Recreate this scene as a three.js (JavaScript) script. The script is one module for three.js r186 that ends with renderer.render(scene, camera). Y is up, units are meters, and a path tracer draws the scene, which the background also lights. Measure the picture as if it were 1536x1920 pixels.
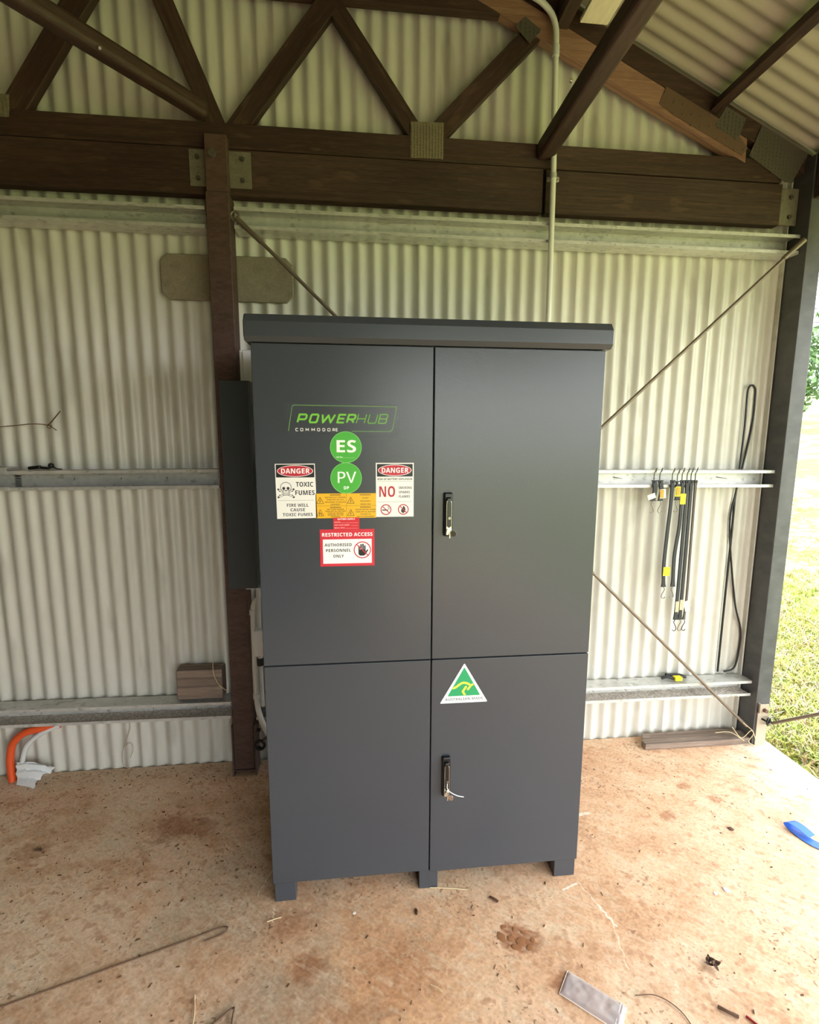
import * as THREE from 'three';
import { RoundedBoxGeometry } from 'three/addons/geometries/RoundedBoxGeometry.js';
import { mergeGeometries } from 'three/addons/utils/BufferGeometryUtils.js';

// ------------------------------------------------------------------ camera, sky, exposure
const scene = new THREE.Scene();
const camera = new THREE.PerspectiveCamera(2 * Math.atan(960 / 926.39) * 180 / Math.PI, 1536 / 1920, 0.05, 400);
camera.position.set(0, 1.7943, 2.6473);
camera.rotation.set(-0.14365, -0.10389, 0.00302, 'YXZ');

const SKY_STRENGTH = 1.0, EXPOSURE = 8.0;
{ // bright overcast sky, brighter and a little bluer overhead
  const W = 64, H = 64, d = new Float32Array(W * H * 4);
  for (let r = 0; r < H; r++) {
    const el = Math.max(0, Math.sin(((r + 0.5) / H - 0.5) * Math.PI)), k = Math.sqrt(el);
    for (let c = 0; c < W; c++) {
      const o = (r * W + c) * 4;
      d[o] = 1.0 - 0.14 * k; d[o + 1] = 1.0 - 0.05 * k; d[o + 2] = 0.98 + 0.04 * k; d[o + 3] = 1;
    }
  }
  const t = new THREE.DataTexture(d, W, H, THREE.RGBAFormat, THREE.FloatType);
  t.mapping = THREE.EquirectangularReflectionMapping; t.magFilter = t.minFilter = THREE.LinearFilter; t.needsUpdate = true;
  scene.background = t; scene.environment = t;
  scene.backgroundIntensity = scene.environmentIntensity = SKY_STRENGTH;
}
// hazy sun, high behind the shed: it lights roof and paddock, never the slab
const sun = new THREE.DirectionalLight(new THREE.Color(1, 0.96, 0.88), 0.25);
sun.position.set(-5, 12, -7); sun.target.position.set(0, 0, 0);
sun.shadow.radius = 8; sun.castShadow = true; sun.shadow.mapSize.set(2048, 2048);
Object.assign(sun.shadow.camera, { left: -14, right: 14, top: 14, bottom: -14, near: 0.5, far: 60 });
scene.add(sun, sun.target);

const renderer = new THREE.WebGLRenderer({ antialias: true });
renderer.toneMapping = THREE.LinearToneMapping;
renderer.toneMappingExposure = EXPOSURE;
renderer.shadowMap.enabled = true;

// ------------------------------------------------------------------ helpers
let seed = 7;
const rnd = () => { seed = (seed * 1664525 + 1013904223) >>> 0; return seed / 4294967296; };
const rr = (a, b) => a + (b - a) * rnd();
THREE.BufferGeometry.prototype.NI = function () { return this.index ? this.toNonIndexed() : this; };
const V = (x, y, z) => new THREE.Vector3(x, y, z);
const taken = {};
const numbered = (n) => { const k = taken[n] = (taken[n] ?? -1) + 1; return k ? n + '_' + String(k).padStart(3, '0') : n; };
function thing(name, label, category, pos = [0, 0, 0], group) {
  const o = new THREE.Group(); o.name = numbered(name); o.position.set(...pos); scene.add(o);
  o.userData = { label, category }; if (group) o.userData.group = group; return o;
}
function part(name, geo, mat, parent, label) {
  const m = new THREE.Mesh(Array.isArray(geo) ? join(geo) : geo, mat); m.name = name; m.castShadow = m.receiveShadow = true;
  if (label) m.userData.label = label; parent.add(m); return m;
}
function solo(name, label, category, geo, mat, group) {
  const m = new THREE.Mesh(Array.isArray(geo) ? join(geo) : geo, mat); m.name = numbered(name); m.castShadow = m.receiveShadow = true;
  m.userData = { label, category }; if (group) m.userData.group = group; scene.add(m); return m;
}
function struct(name, geo, mat, label) {
  const m = geo ? new THREE.Mesh(geo, mat) : new THREE.Group(); m.name = name; m.userData = { kind: 'structure', label }; m.castShadow = m.receiveShadow = true; scene.add(m); return m;
}
function join(gs) {
  return mergeGeometries(gs.map((g) => { const n = g.index ? g.NI() : g; for (const k of Object.keys(n.attributes)) if (!['position', 'normal', 'uv'].includes(k)) n.deleteAttribute(k); return n; }));
}
// uv in metres; u runs along the box's longest side
function metreUV(g, dims) {
  const p = g.attributes.position, n = g.attributes.normal, uv = new Float32Array(p.count * 2);
  const long = dims.indexOf(Math.max(...dims)), ox = rnd() * 3, oy = rnd() * 3;
  for (let i = 0; i < p.count; i++) {
    const P = [p.getX(i), p.getY(i), p.getZ(i)], N = [Math.abs(n.getX(i)), Math.abs(n.getY(i)), Math.abs(n.getZ(i))];
    const ax = N.indexOf(Math.max(...N)), two = [0, 1, 2].filter((k) => k !== ax);
    const u = two.includes(long) ? long : two[0], v = two.find((k) => k !== u);
    uv[i * 2] = P[u] + ox; uv[i * 2 + 1] = P[v] + oy;
  }
  g.setAttribute('uv', new THREE.BufferAttribute(uv, 2)); return g;
}
function bx(w, h, d, r = 0.003, seg = 1) {
  let g = r > 0 ? new RoundedBoxGeometry(w, h, d, seg, Math.min(r, w / 2.01, h / 2.01, d / 2.01)) : new THREE.BoxGeometry(w, h, d);
  return metreUV(g.index ? g.NI() : g, [w, h, d]);
}
const span = (x0, x1, y0, y1, z0, z1, r = 0.003) => bx(x1 - x0, y1 - y0, z1 - z0, r).translate((x0 + x1) / 2, (y0 + y1) / 2, (z0 + z1) / 2);
// a bar of width w (in the plane) and depth d between two points, its side d along 'up'
function bar(a, b, w, d, side = V(0, 0, 1), r = 0.004) {
  const dir = b.clone().sub(a), L = dir.length(); dir.normalize();
  const zc = side.clone().addScaledVector(dir, -side.dot(dir)).normalize(), yc = zc.clone().cross(dir);
  return bx(L, w, d, r).applyMatrix4(new THREE.Matrix4().makeBasis(dir, yc, zc).setPosition(a.clone().add(b).multiplyScalar(0.5)));
}
function cyl(a, b, r0, r1 = r0, seg = 10) {
  const d = b.clone().sub(a), L = d.length(), g = new THREE.CylinderGeometry(r1, r0, L, seg);
  return g.applyQuaternion(new THREE.Quaternion().setFromUnitVectors(V(0, 1, 0), d.normalize())).translate(...a.clone().add(b).multiplyScalar(0.5).toArray());
}
function tube(pts, r, seg = 40, rad = 8, closed = false, tension = 0.5) {
  return new THREE.TubeGeometry(new THREE.CatmullRomCurve3(pts.map((p) => V(...p)), closed, 'catmullrom', tension), seg, r, rad, closed);
}
function shapeOf(pts) { const s = new THREE.Shape(); pts.forEach(([x, y], i) => i ? s.lineTo(x, y) : s.moveTo(x, y)); return s; }
function extr(pts, depth, bevel = 0) {
  return new THREE.ExtrudeGeometry(pts instanceof THREE.Shape ? pts : shapeOf(pts), { depth, bevelEnabled: bevel > 0, bevelThickness: bevel, bevelSize: bevel, bevelSegments: 1, curveSegments: 12 });
}
// noise
const P8 = new Uint8Array(512); { const a = [...Array(256).keys()]; for (let i = 255; i > 0; i--) { const j = Math.floor(rnd() * (i + 1)); [a[i], a[j]] = [a[j], a[i]]; } for (let i = 0; i < 512; i++) P8[i] = a[i & 255]; }
function vn(x, y) {
  const xi = Math.floor(x), yi = Math.floor(y), fx = x - xi, fy = y - yi, u = fx * fx * (3 - 2 * fx), v = fy * fy * (3 - 2 * fy);
  const h = (a, b) => P8[P8[a & 255] + (b & 255)] / 255;
  return (h(xi, yi) * (1 - u) + h(xi + 1, yi) * u) * (1 - v) + (h(xi, yi + 1) * (1 - u) + h(xi + 1, yi + 1) * u) * v;
}
const fbm = (x, y, o = 4) => { let s = 0, a = 0.5, t = 0; for (let i = 0; i < o; i++) { s += a * vn(x, y); t += a; x = x * 2.03 + 17.1; y = y * 2.03 + 5.3; a *= 0.5; } return s / t; };
const clamp = (x, a = 0, b = 1) => Math.min(b, Math.max(a, x));
const sst = (a, b, x) => { const t = clamp((x - a) / (b - a)); return t * t * (3 - 2 * t); };
function tex(W, H, fn, srgb = true) {
  const d = new Uint8Array(W * H * 4);
  for (let y = 0; y < H; y++) for (let x = 0; x < W; x++) { const c = fn(x, y), o = (y * W + x) * 4; d[o] = clamp(c[0], 0, 255); d[o + 1] = clamp(c[1], 0, 255); d[o + 2] = clamp(c[2], 0, 255); d[o + 3] = 255; }
  const t = new THREE.DataTexture(d, W, H); t.magFilter = THREE.LinearFilter; t.minFilter = THREE.LinearMipmapLinearFilter; t.generateMipmaps = true;
  t.wrapS = t.wrapT = THREE.MirroredRepeatWrapping; if (srgb) t.colorSpace = THREE.SRGBColorSpace; t.needsUpdate = true; return t;
}
const rep = (t, x, y = x) => { const c = t.clone(); c.repeat.set(x, y); c.needsUpdate = true; return c; };
const mat = (color, roughness = 0.6, o = {}) => new THREE.MeshStandardMaterial({ color, roughness, ...o });

// ------------------------------------------------------------------ materials
const woodTex = (base, dark, light, sp) => tex(1024, 256, (x, y) => {
  const u = x / 1024 * 2, v = y / 256 * 0.5;
  const g = fbm(u * 3 + sp, v * 90, 4), w = fbm(u * 1.5, v * 8 + sp, 3), f = fbm(u * 26, v * 260 + sp, 2), s = sst(0.68, 0.8, fbm(u * 7 + 40, v * 30 + sp, 3));
  return [0, 1, 2].map((k) => { let c = base[k] + (dark[k] - base[k]) * clamp((g - 0.35) * 1.6) + (w - 0.5) * 26 + (f - 0.5) * 20; return c + (light[k] - c) * s * 0.35; });
});
const woodBump = tex(512, 256, (x, y) => { const u = x / 512 * 2, v = y / 256 * 0.5, c = 255 * (0.6 * fbm(u * 3, v * 110, 3) + 0.4 * fbm(u * 20, v * 300, 2)); return [c, c, c]; }, false);
const timber = (t, rough = 0.62) => new THREE.MeshStandardMaterial({ map: rep(t, 0.5, 2), bumpMap: rep(woodBump, 0.5, 2), bumpScale: 0.0015, roughness: rough });
const M = {};
M.timber = timber(woodTex([66, 45, 35], [46, 31, 24], [104, 82, 66], 1));
M.rafter = timber(woodTex([146, 110, 90], [120, 86, 70], [170, 142, 122], 5));
M.oldWood = timber(woodTex([140, 122, 108], [92, 78, 68], [184, 172, 158], 9), 0.85);
M.oldWood.bumpScale = 0.004;
M.creamBoard = timber(woodTex([236, 226, 200], [226, 214, 186], [180, 165, 135], 3), 0.6);
const sheetMap = tex(1024, 1024, (x, y) => {
  const u = x / 1024 * 3, v = y / 1024 * 3, a = fbm(u * 4, v * 1.2, 4) - 0.5, b = fbm(u * 40, v * 14, 3) - 0.5, c = sst(0.66, 0.8, fbm(u * 9 + 3, v * 3 + 9, 4));
  const k = a * 14 + b * 12 - c * 16; return [205 + k, 202 + k, 191 + k * 1.05];
});
M.sheet = new THREE.MeshStandardMaterial({ map: rep(sheetMap, 1 / 3), roughness: 0.36 });
M.darkSheet = new THREE.MeshStandardMaterial({ map: rep(sheetMap, 1 / 3), color: '#5a605c', roughness: 0.5 });
M.roofSheet = new THREE.MeshStandardMaterial({ map: rep(sheetMap, 1 / 3), color: '#d8d2c4', roughness: 0.5 });
const galvMap = tex(512, 256, (x, y) => { const u = x / 512 * 2, v = y / 256, s = vn(u * 60, v * 60) * 14 + fbm(u * 8, v * 20, 3) * 30 - sst(0.66, 0.8, fbm(u * 30 + 3, v * 50, 3)) * 34; return [180 + s, 179 + s, 174 + s]; });
M.galv = new THREE.MeshStandardMaterial({ map: rep(galvMap, 0.5, 1), metalness: 0.35, roughness: 0.42 });
M.dullGalv = new THREE.MeshStandardMaterial({ map: rep(galvMap, 2, 4), color: '#a49c8c', metalness: 0.4, roughness: 0.55 });
const peel = tex(256, 256, (x, y) => { const c = 255 * fbm(x / 4, y / 4, 2); return [c, c, c]; }, false);
M.coat = new THREE.MeshStandardMaterial({ color: '#40444a', roughness: 0.27, bumpMap: rep(peel, 8), bumpScale: 0.00012 });
M.coatDark = new THREE.MeshStandardMaterial({ color: '#3e4448', roughness: 0.4, bumpMap: rep(peel, 8), bumpScale: 0.00012 });
M.column = new THREE.MeshStandardMaterial({ map: rep(tex(256, 512, (x, y) => { const n = (fbm(x / 30, y / 40, 4) - 0.5) * 26; return [74 + n, 73 + n, 74 + n]; }), 3, 1), roughness: 0.5 });
M.postBrown = new THREE.MeshStandardMaterial({ map: rep(tex(256, 512, (x, y) => { const n = (fbm(x / 9, y / 14, 4) - 0.5) * 34 + (fbm(x / 60, y / 80, 2) - 0.5) * 16; return [82 + n, 60 + n * 0.9, 52 + n * 0.85]; }), 3, 1), roughness: 0.6 });
M.black = mat('#121214', 0.35);
M.rubber = mat('#26272a', 0.62);
M.rubberWorn = mat('#5a5048', 0.7);
M.steel = mat('#8b8880', 0.35, { metalness: 0.85 });
M.rust = mat('#6f5442', 0.75, { metalness: 0.2 });
M.rodMetal = mat('#7d7062', 0.5, { metalness: 0.5 });
M.bolt = mat('#5a564e', 0.5, { metalness: 0.6 });
M.chrome = mat('#d8d4cc', 0.22, { metalness: 0.9 });
M.pvc = mat('#dfdfd8', 0.4);
M.greyPvc = mat('#cfd0ce', 0.42);
M.orange = mat('#e2592a', 0.45);
M.yellow = mat('#f2dc1e', 0.55);
M.paper = mat('#e9e2cf', 0.7);
M.tape = mat('#b9ab8e', 0.75);
M.white = mat('#eef0f2', 0.35);
M.blue = mat('#1d63c9', 0.55, { side: THREE.DoubleSide });
M.board = new THREE.MeshStandardMaterial({ map: rep(tex(256, 256, (x, y) => { const n = (fbm(x / 20, y / 20, 4) - 0.5) * 22 + (fbm(x / 3, y / 3, 2) - 0.5) * 16; return [134 + n, 124 + n, 106 + n]; }), 2), roughness: 0.8 });
M.straw = mat('#d8c39a', 0.8);
M.leaf = mat('#5b4130', 0.85, { side: THREE.DoubleSide });
M.clod = mat('#94623c', 0.95);
M.chip = mat('#eee6da', 0.7);
M.dust = new THREE.MeshStandardMaterial({ map: rep(tex(512, 128, (x, y) => { const n = (fbm(x / 6, y / 6, 4) - 0.5) * 120; return [188 + n, 179 + n, 167 + n]; }), 2, 8), roughness: 1 });

// ------------------------------------------------------------------ the setting
// concrete slab under orange dust
const FX0 = -6.65, FX1 = 2.44, FZ1 = 8.2;
{
  const W = 2048, H = 1024, XW = 4.7, X0 = -2.26, ZH = 2.35; // one map tile: x -2.26..2.44, z 0..2.35
  const stains = [[0.56, 1.14, 0.07, 0.75], [0.66, 1.3, 0.05, 0.6], [-0.28, 1.0, 0.09, 0.35], [-0.2, 1.16, 0.06, 0.55], [1.68, 0.44, 0.03, 0.45], [1.78, 0.55, 0.035, 0.4], [1.47, 0.63, 0.04, 0.45], [1.95, 0.5, 0.04, 0.3],
    [-0.88, 0.46, 0.1, 0.5], [-0.76, 0.5, 0.07, 0.35], [-1.45, 0.55, 0.08, 0.35], [0.12, 1.2, 0.16, 0.25], [-0.07, 1.35, 0.12, 0.28]];
  const h = new Float32Array(W * H);
  const map = tex(W, H, (px, py) => {
    const x = X0 + px / W * XW, z = py / H * ZH;
    const a = fbm(x * 1.3 + 3, z * 1.7 + 1, 4), b = fbm(x * 7 + 9, z * 9, 4), c = fbm(x * 34, z * 40, 3), d = fbm(x * 120, z * 130, 2);
    const st = fbm((x * 0.8 + z * 0.6) * 14, (-x * 0.6 + z * 0.8) * 60, 3); let col = [222, 184, 152];
    const mix = (t, k) => { k = clamp(k); col = col.map((v, i) => v + (t[i] - v) * k); };
    mix([206, 154, 112], sst(0.46, 0.72, a) * 0.5);
    mix([226, 198, 164], sst(0.52, 0.2, a) * 0.6);
    mix([186, 138, 100], sst(0.52, 0.75, b) * 0.45);
    mix([228, 204, 172], sst(0.5, 0.25, b) * 0.4);
    // more orange in front of the cabinet, greyer and paler on the left, dusty and pale near the wall and at the open edge
    mix([206, 148, 98], sst(0.55, 0, Math.hypot(x - 0.1, (z - 1.3) * 1.1)) * 0.45);
    const gx = (x + 0.5) / 0.5, gz = (z - 0.93) / 0.3; mix([166, 142, 116], sst(1.15, 0.2, Math.hypot(gx, gz) + (b - 0.5) * 1.2) * 0.6);
    const hx = (x + 0.28) / 0.3, hz = (z - 1.28) / 0.14; mix([160, 138, 114], sst(1.2, 0.3, Math.hypot(hx, hz) + (b - 0.5)) * 0.6);
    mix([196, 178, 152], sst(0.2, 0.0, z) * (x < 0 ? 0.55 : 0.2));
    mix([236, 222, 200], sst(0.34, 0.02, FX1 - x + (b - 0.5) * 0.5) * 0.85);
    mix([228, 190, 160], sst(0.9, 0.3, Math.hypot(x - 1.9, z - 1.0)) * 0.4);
    for (const [sx, sz, r, k] of stains) { const q = Math.hypot(x - sx, (z - sz) * 1.2); if (q < r * 2) mix([134, 78, 44], sst(1.25, 0.55, q / r + (b - 0.5) * 1.1 + (c - 0.5) * 1.3) * k); }
    mix([150, 104, 72], sst(0.6, 0.8, c) * 0.45); mix([238, 220, 194], sst(0.42, 0.22, c) * 0.28);
    mix([122, 84, 58], sst(0.74, 0.9, d) * 0.5); mix([180, 132, 96], sst(0.55, 0.78, st) * 0.3); mix([236, 214, 188], sst(0.42, 0.25, st) * 0.3); mix([96, 64, 44], sst(0.84, 0.9, vn(x * 120 + 7, z * 130)) * sst(0.55, 0.8, vn(x * 6, z * 7)) * 0.5);
    const g = (d - 0.5) * 44 + (c - 0.5) * 26 + (st - 0.5) * 16; h[py * W + px] = c * 0.6 + d * 0.4 + b * 0.5;
    return [col[0] + g, col[1] + g, col[2] + g];
  });
  // chalky scrape marks where the cabinet was dragged into place
  const dot = (x, z, k, wpx) => { const cx = Math.round((x - X0) / XW * W), cy = Math.round(z / ZH * H); for (let j = -wpx; j <= wpx; j++) for (let i = -wpx; i <= wpx; i++) { const X = cx + i, Y = cy + j; if (X < 0 || Y < 0 || X >= W || Y >= H) continue; const o = (Y * W + X) * 4, D = map.image.data; for (let q = 0; q < 3; q++) D[o + q] += ([240, 226, 206][q] - D[o + q]) * k * (rnd() * 0.7 + 0.3); } };
  const line = (a, b, k = 0.5, w = 0) => { const n = 500; for (let i = 0; i <= n; i++) { const t = i / n, wob = 0.003 * Math.sin(t * 20); if (vn(t * 14 + a[0] * 30, 3) < 0.22) continue; dot(a[0] + (b[0] - a[0]) * t + wob, a[1] + (b[1] - a[1]) * t, k, w); } };
  line([0.875, 0.93], [0.935, 1.1], 0.6); line([0.935, 1.1], [0.9, 1.28], 0.6); line([0.87, 0.94], [0.8, 0.965], 0.2, 1);  line([0.91, 1.04], [0.94, 1.13], 0.12, 1);
  line([-0.36, 0.68], [-0.42, 0.87], 0.7); line([-0.345, 0.93], [-0.34, 0.985], 0.5); line([0.9, 0.6], [1.1, 0.575], 0.08, 3);
  const bump = tex(W / 2, H / 2, (x, y) => { const c = 255 * clamp(h[y * 2 * W + x * 2] / 1.5); return [c, c, c]; }, false);
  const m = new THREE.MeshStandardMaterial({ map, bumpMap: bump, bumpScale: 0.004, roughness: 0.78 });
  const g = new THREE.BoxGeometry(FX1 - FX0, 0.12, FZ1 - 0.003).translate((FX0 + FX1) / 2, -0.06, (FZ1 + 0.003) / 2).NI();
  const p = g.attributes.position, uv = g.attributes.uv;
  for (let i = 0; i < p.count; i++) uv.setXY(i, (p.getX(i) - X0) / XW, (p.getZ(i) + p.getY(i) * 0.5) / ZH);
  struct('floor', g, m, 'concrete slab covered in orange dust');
}
const RIDGE = -2.0, LEFT = -6.6, roofY = (x) => 3.738 - 0.4365 * (Math.abs(x - RIDGE) + RIDGE - 1.276);
const PITCH = 0.0762;
// a strip of corrugated sheet: along = run position (0..width), lo/hi give the strip's two end points
function corrugated(width, place, lapLift, amp, pitch, t = 0.0012) {
  const n = Math.round(width / pitch) * 10, pos = [], uv = [], idx = [];
  const prof = (s) => amp * Math.cos(2 * Math.PI * s / pitch);
  for (const off of [0, -t]) for (let i = 0; i <= n; i++) {
    const s = width * i / n, lift = i > n - 11 ? lapLift : 0;
    for (const e of [0, 1]) { const P = place(s, e, prof(s) + lift + off); pos.push(...P); uv.push(s + pitch, e ? 3 : 0); }
  }
  const N = (n + 1) * 2;
  for (let i = 0; i < n; i++) {
    const a = i * 2; idx.push(a, a + 2, a + 1, a + 1, a + 2, a + 3);
    const b = N + a; idx.push(b, b + 1, b + 2, b + 1, b + 3, b + 2);
    idx.push(a, b, a + 2, a + 2, b, b + 2); idx.push(a + 1, a + 3, b + 1, b + 1, a + 3, b + 3);
  }
  for (const a of [0, n * 2]) idx.push(a, a + 1, N + a, a + 1, N + a + 1, N + a);
  const g = new THREE.BufferGeometry();
  g.setAttribute('position', new THREE.Float32BufferAttribute(pos, 3)); g.setAttribute('uv', new THREE.Float32BufferAttribute(uv, 2)); g.setIndex(idx); g.computeVertexNormals(); return g;
}
{ // gable end wall of lapped corrugated sheets
  const wall = struct('wall_back', null, null, 'gable end wall of cream corrugated steel sheets');
  const COV = PITCH * 10;
  for (let x0 = -1.2 - 7 * COV; x0 < 2.33; x0 += COV) {
    const w = Math.min(COV + PITCH * 0.9, 2.36 - x0);
    if (w < 0.05) continue;
    part('corrugated_sheet', corrugated(w, (s, e, h) => [x0 + s, e ? roofY(x0 + s) - 0.012 : -0.09, -0.01 + h], 0.0035, 0.0095, PITCH), M.sheet, wall);
  }
  const wl = struct('wall_left', null, null, 'side wall of corrugated steel sheets');
  for (let z0 = 0; z0 < 4.5; z0 += COV) part('corrugated_sheet', corrugated(COV, (s, e, h) => [LEFT + h, e ? roofY(LEFT) - 0.02 : 0, z0 + COV - s], 0, 0.008, PITCH), M.darkSheet, wl);
}
{
  const wf = struct('wall_front', null, null, 'far end wall of corrugated steel sheets');
  const COV = PITCH * 10;
  for (let x0 = LEFT; x0 < 2.3; x0 += COV) { const w = Math.min(COV, 2.4 - x0), y0 = x0 + w > 0.9 ? 2.6 : 0; part('corrugated_sheet', corrugated(w, (s, e, h) => [x0 + w - s, e ? roofY(x0 + w - s) - 0.012 : y0, 4.6 - h], 0, 0.008, PITCH), M.darkSheet, wf); }
}
{ // roof: corrugations run down the slope
  const roof = struct('roof', null, null, 'pitched roof of corrugated steel sheets');
  const COV = 0.0762 * 10, nx = 0.4, ny = 0.9165;
  for (let z0 = -0.2; z0 < 4.5; z0 += COV) for (const side of [1, -1]) {
    const eave = side > 0 ? 3.3 : -6.9;
    part('roof_sheet', corrugated(COV, (s, e, h) => { const x = e ? eave : RIDGE; return [x + side * nx * -h * 0, roofY(x) + 0.009 - h, side > 0 ? z0 + s : z0 + COV - s]; }, 0, 0.0085, 0.0762), M.roofSheet, roof);
  }
}
// ------------------------------------------------------------------ outside ground, trees, wires
const gy = (x, z) => { const s = Math.max(0, 0.7 * (x - 2.4) - 0.7 * z - 1.5); return -0.075 + 0.1 * s * s / (s + 12); };
{
  const gm = new THREE.MeshStandardMaterial({ map: rep(tex(1024, 1024, (x, y) => {
    const u = x / 1024 * 6, v = y / 1024 * 6, a = fbm(u * 1.2, v * 1.2, 4), b = fbm(u * 9, v * 9, 4), c = fbm(u * 40, v * 40, 2);
    const k = sst(0.38, 0.62, a + (b - 0.5) * 0.5), g = (c - 0.5) * 70;
    return [168 - 48 * k + g, 154 - 12 * k + g, 106 - 54 * k + g * 0.7];
  }), 1), roughness: 0.95 });
  const g = new THREE.PlaneGeometry(240, 240, 240, 240).rotateX(-Math.PI / 2); const uv = g.attributes.uv; for (let i = 0; i < uv.count; i++) uv.setXY(i, uv.getX(i) * 40, uv.getY(i) * 40);
  const gp = g.attributes.position; for (let i = 0; i < gp.count; i++) gp.setY(i, gy(gp.getX(i), gp.getZ(i))); g.computeVertexNormals(); struct('ground', g, gm, 'paddock of dry and green grass beyond the slab');
  // grass tufts
  const blades = [];
  for (let i = 0; i < 7; i++) {
    const a = rnd() * 6.283, l = rr(0.03, 0.075), lean = rr(0.3, 1.1), w = 0.003, c = Math.cos(a), s = Math.sin(a), ox = rr(-0.02, 0.02), oz = rr(-0.02, 0.02);
    const q = [[0, 0], [0.5 * lean, 0.6], [lean, 0.8]].map(([r, y]) => [ox + c * r * l, y * l, oz + s * r * l]);
    const pos = []; for (const [k, P] of q.entries()) { const ww = k === 2 ? 0.0004 : w; pos.push([P[0] - s * ww, P[1], P[2] + c * ww], [P[0] + s * ww, P[1], P[2] - c * ww]); }
    const bg = new THREE.BufferGeometry(); bg.setAttribute('position', new THREE.Float32BufferAttribute(pos.flat(), 3)); bg.setIndex([0, 1, 2, 1, 3, 2, 2, 3, 4, 3, 5, 4]); bg.computeVertexNormals(); bg.setAttribute('uv', new THREE.Float32BufferAttribute(new Float32Array(12), 2)); blades.push(bg);
  }
  const tuft = join(blades), N = 42000;
  const gr = new THREE.InstancedMesh(tuft, mat('#ffffff', 0.8, { side: THREE.DoubleSide }), N); gr.name = 'grass'; gr.userData = { kind: 'stuff', label: 'patchy green and straw-dry grass beside the slab', category: 'grass' };
  const m4 = new THREE.Matrix4(), q = new THREE.Quaternion(), col = new THREE.Color();
  for (let i = 0; i < N; i++) {
    const r = Math.pow(rnd(), 1.7) * 13, x = 2.47 + (i % 3 ? r * rr(0.2, 1) : rnd() * 2.2), z = (i % 3 ? 1.0 - r * rr(0.1, 1.1) : rr(-2.5, 1.4));
    const green = sst(0.42, 0.58, fbm(x * 1.1, z * 1.1, 3)), k = rnd();
    q.setFromEuler(new THREE.Euler(rr(-0.4, 0.4), rnd() * 6.28, rr(-0.4, 0.4)));
    const s = rr(0.6, 1.25) * (0.6 + green * 0.6);
    m4.compose(V(x, gy(x, z), z), q, V(s, s * (k < 0.3 ? 0.35 : 1), s)); gr.setMatrixAt(i, m4);
    if (rnd() < green * 0.6) col.setRGB(rr(0.3, 0.42), rr(0.32, 0.44), rr(0.06, 0.1)); else col.setRGB(rr(0.34, 0.5), rr(0.29, 0.42), rr(0.16, 0.25));
    gr.setColorAt(i, col);
  }
  scene.add(gr);
}
{
  const leafMats = [mat('#5f7a4e', 0.8, { side: THREE.DoubleSide }), mat('#5a7858', 0.8, { side: THREE.DoubleSide })], trunkM = mat('#7a6a58', 0.9);
  const crown = (R, Hh, n) => {
    const pos = [];
    for (let i = 0; i < n; i++) {
      const a = rnd() * 6.283, b = Math.acos(rr(-1, 1)), k = Math.cbrt(rnd()) * (0.8 + 0.35 * vn(a * 3, b * 4)), c = V(Math.cos(a) * Math.sin(b) * R * k, Math.cos(b) * Hh * k, Math.sin(a) * Math.sin(b) * R * k);
      const u = V(rr(-1, 1), rr(-1, 1), rr(-1, 1)).normalize().multiplyScalar(rr(0.15, 0.4)), w = V(rr(-1, 1), rr(-1, 1), rr(-1, 1)).normalize().multiplyScalar(rr(0.1, 0.2));
      pos.push(...c.clone().sub(u).toArray(), ...c.clone().add(w).toArray(), ...c.clone().add(u).toArray(), ...c.clone().sub(u).toArray(), ...c.clone().add(u).toArray(), ...c.clone().sub(w).toArray());
    }
    const g = new THREE.BufferGeometry(); g.setAttribute('position', new THREE.Float32BufferAttribute(pos, 3)); g.computeVertexNormals(); return g;
  };
  const T = [[30.6, -33.2, 8.6, 'tall pale green tree beyond the paddock, nearest the steel column'], [40, -28, 7.4, 'pale bushy tree at the paddock edge, far right of the column'], [22, -42, 8, 'paddock-edge tree mostly hidden behind the steel column']];
  T.forEach(([x, z, h, label], i) => {
    const t = thing('paddock_tree', label, 'tree', [x, gy(x, z), z]);
    part('crown', crown(h * 0.52, h * 0.5, 5200).translate(0, h * 0.5, 0), leafMats[i % 2], t).userData.kind = 'stuff';
    part('trunk', cyl(V(0, 0, 0), V(0.2, h * 0.6, 0), 0.28, 0.14), trunkM, t);
  });
  [[3.25, 'higher'], [3.02, 'lower']].forEach(([y, w]) => {
    const pts = []; for (let i = 0; i <= 12; i++) { const t = i / 12; pts.push([2 + 22 * t, y * 1.9 - 1.2 * Math.sin(Math.PI * t) * 0.5 + 0.6, -12 - 2 * t]); }
    solo('power_line', w + ' of the two thin power lines outside the shed', 'power line', tube(pts, 0.016, 30, 5), M.black, 'power lines');
  });
}
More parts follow.
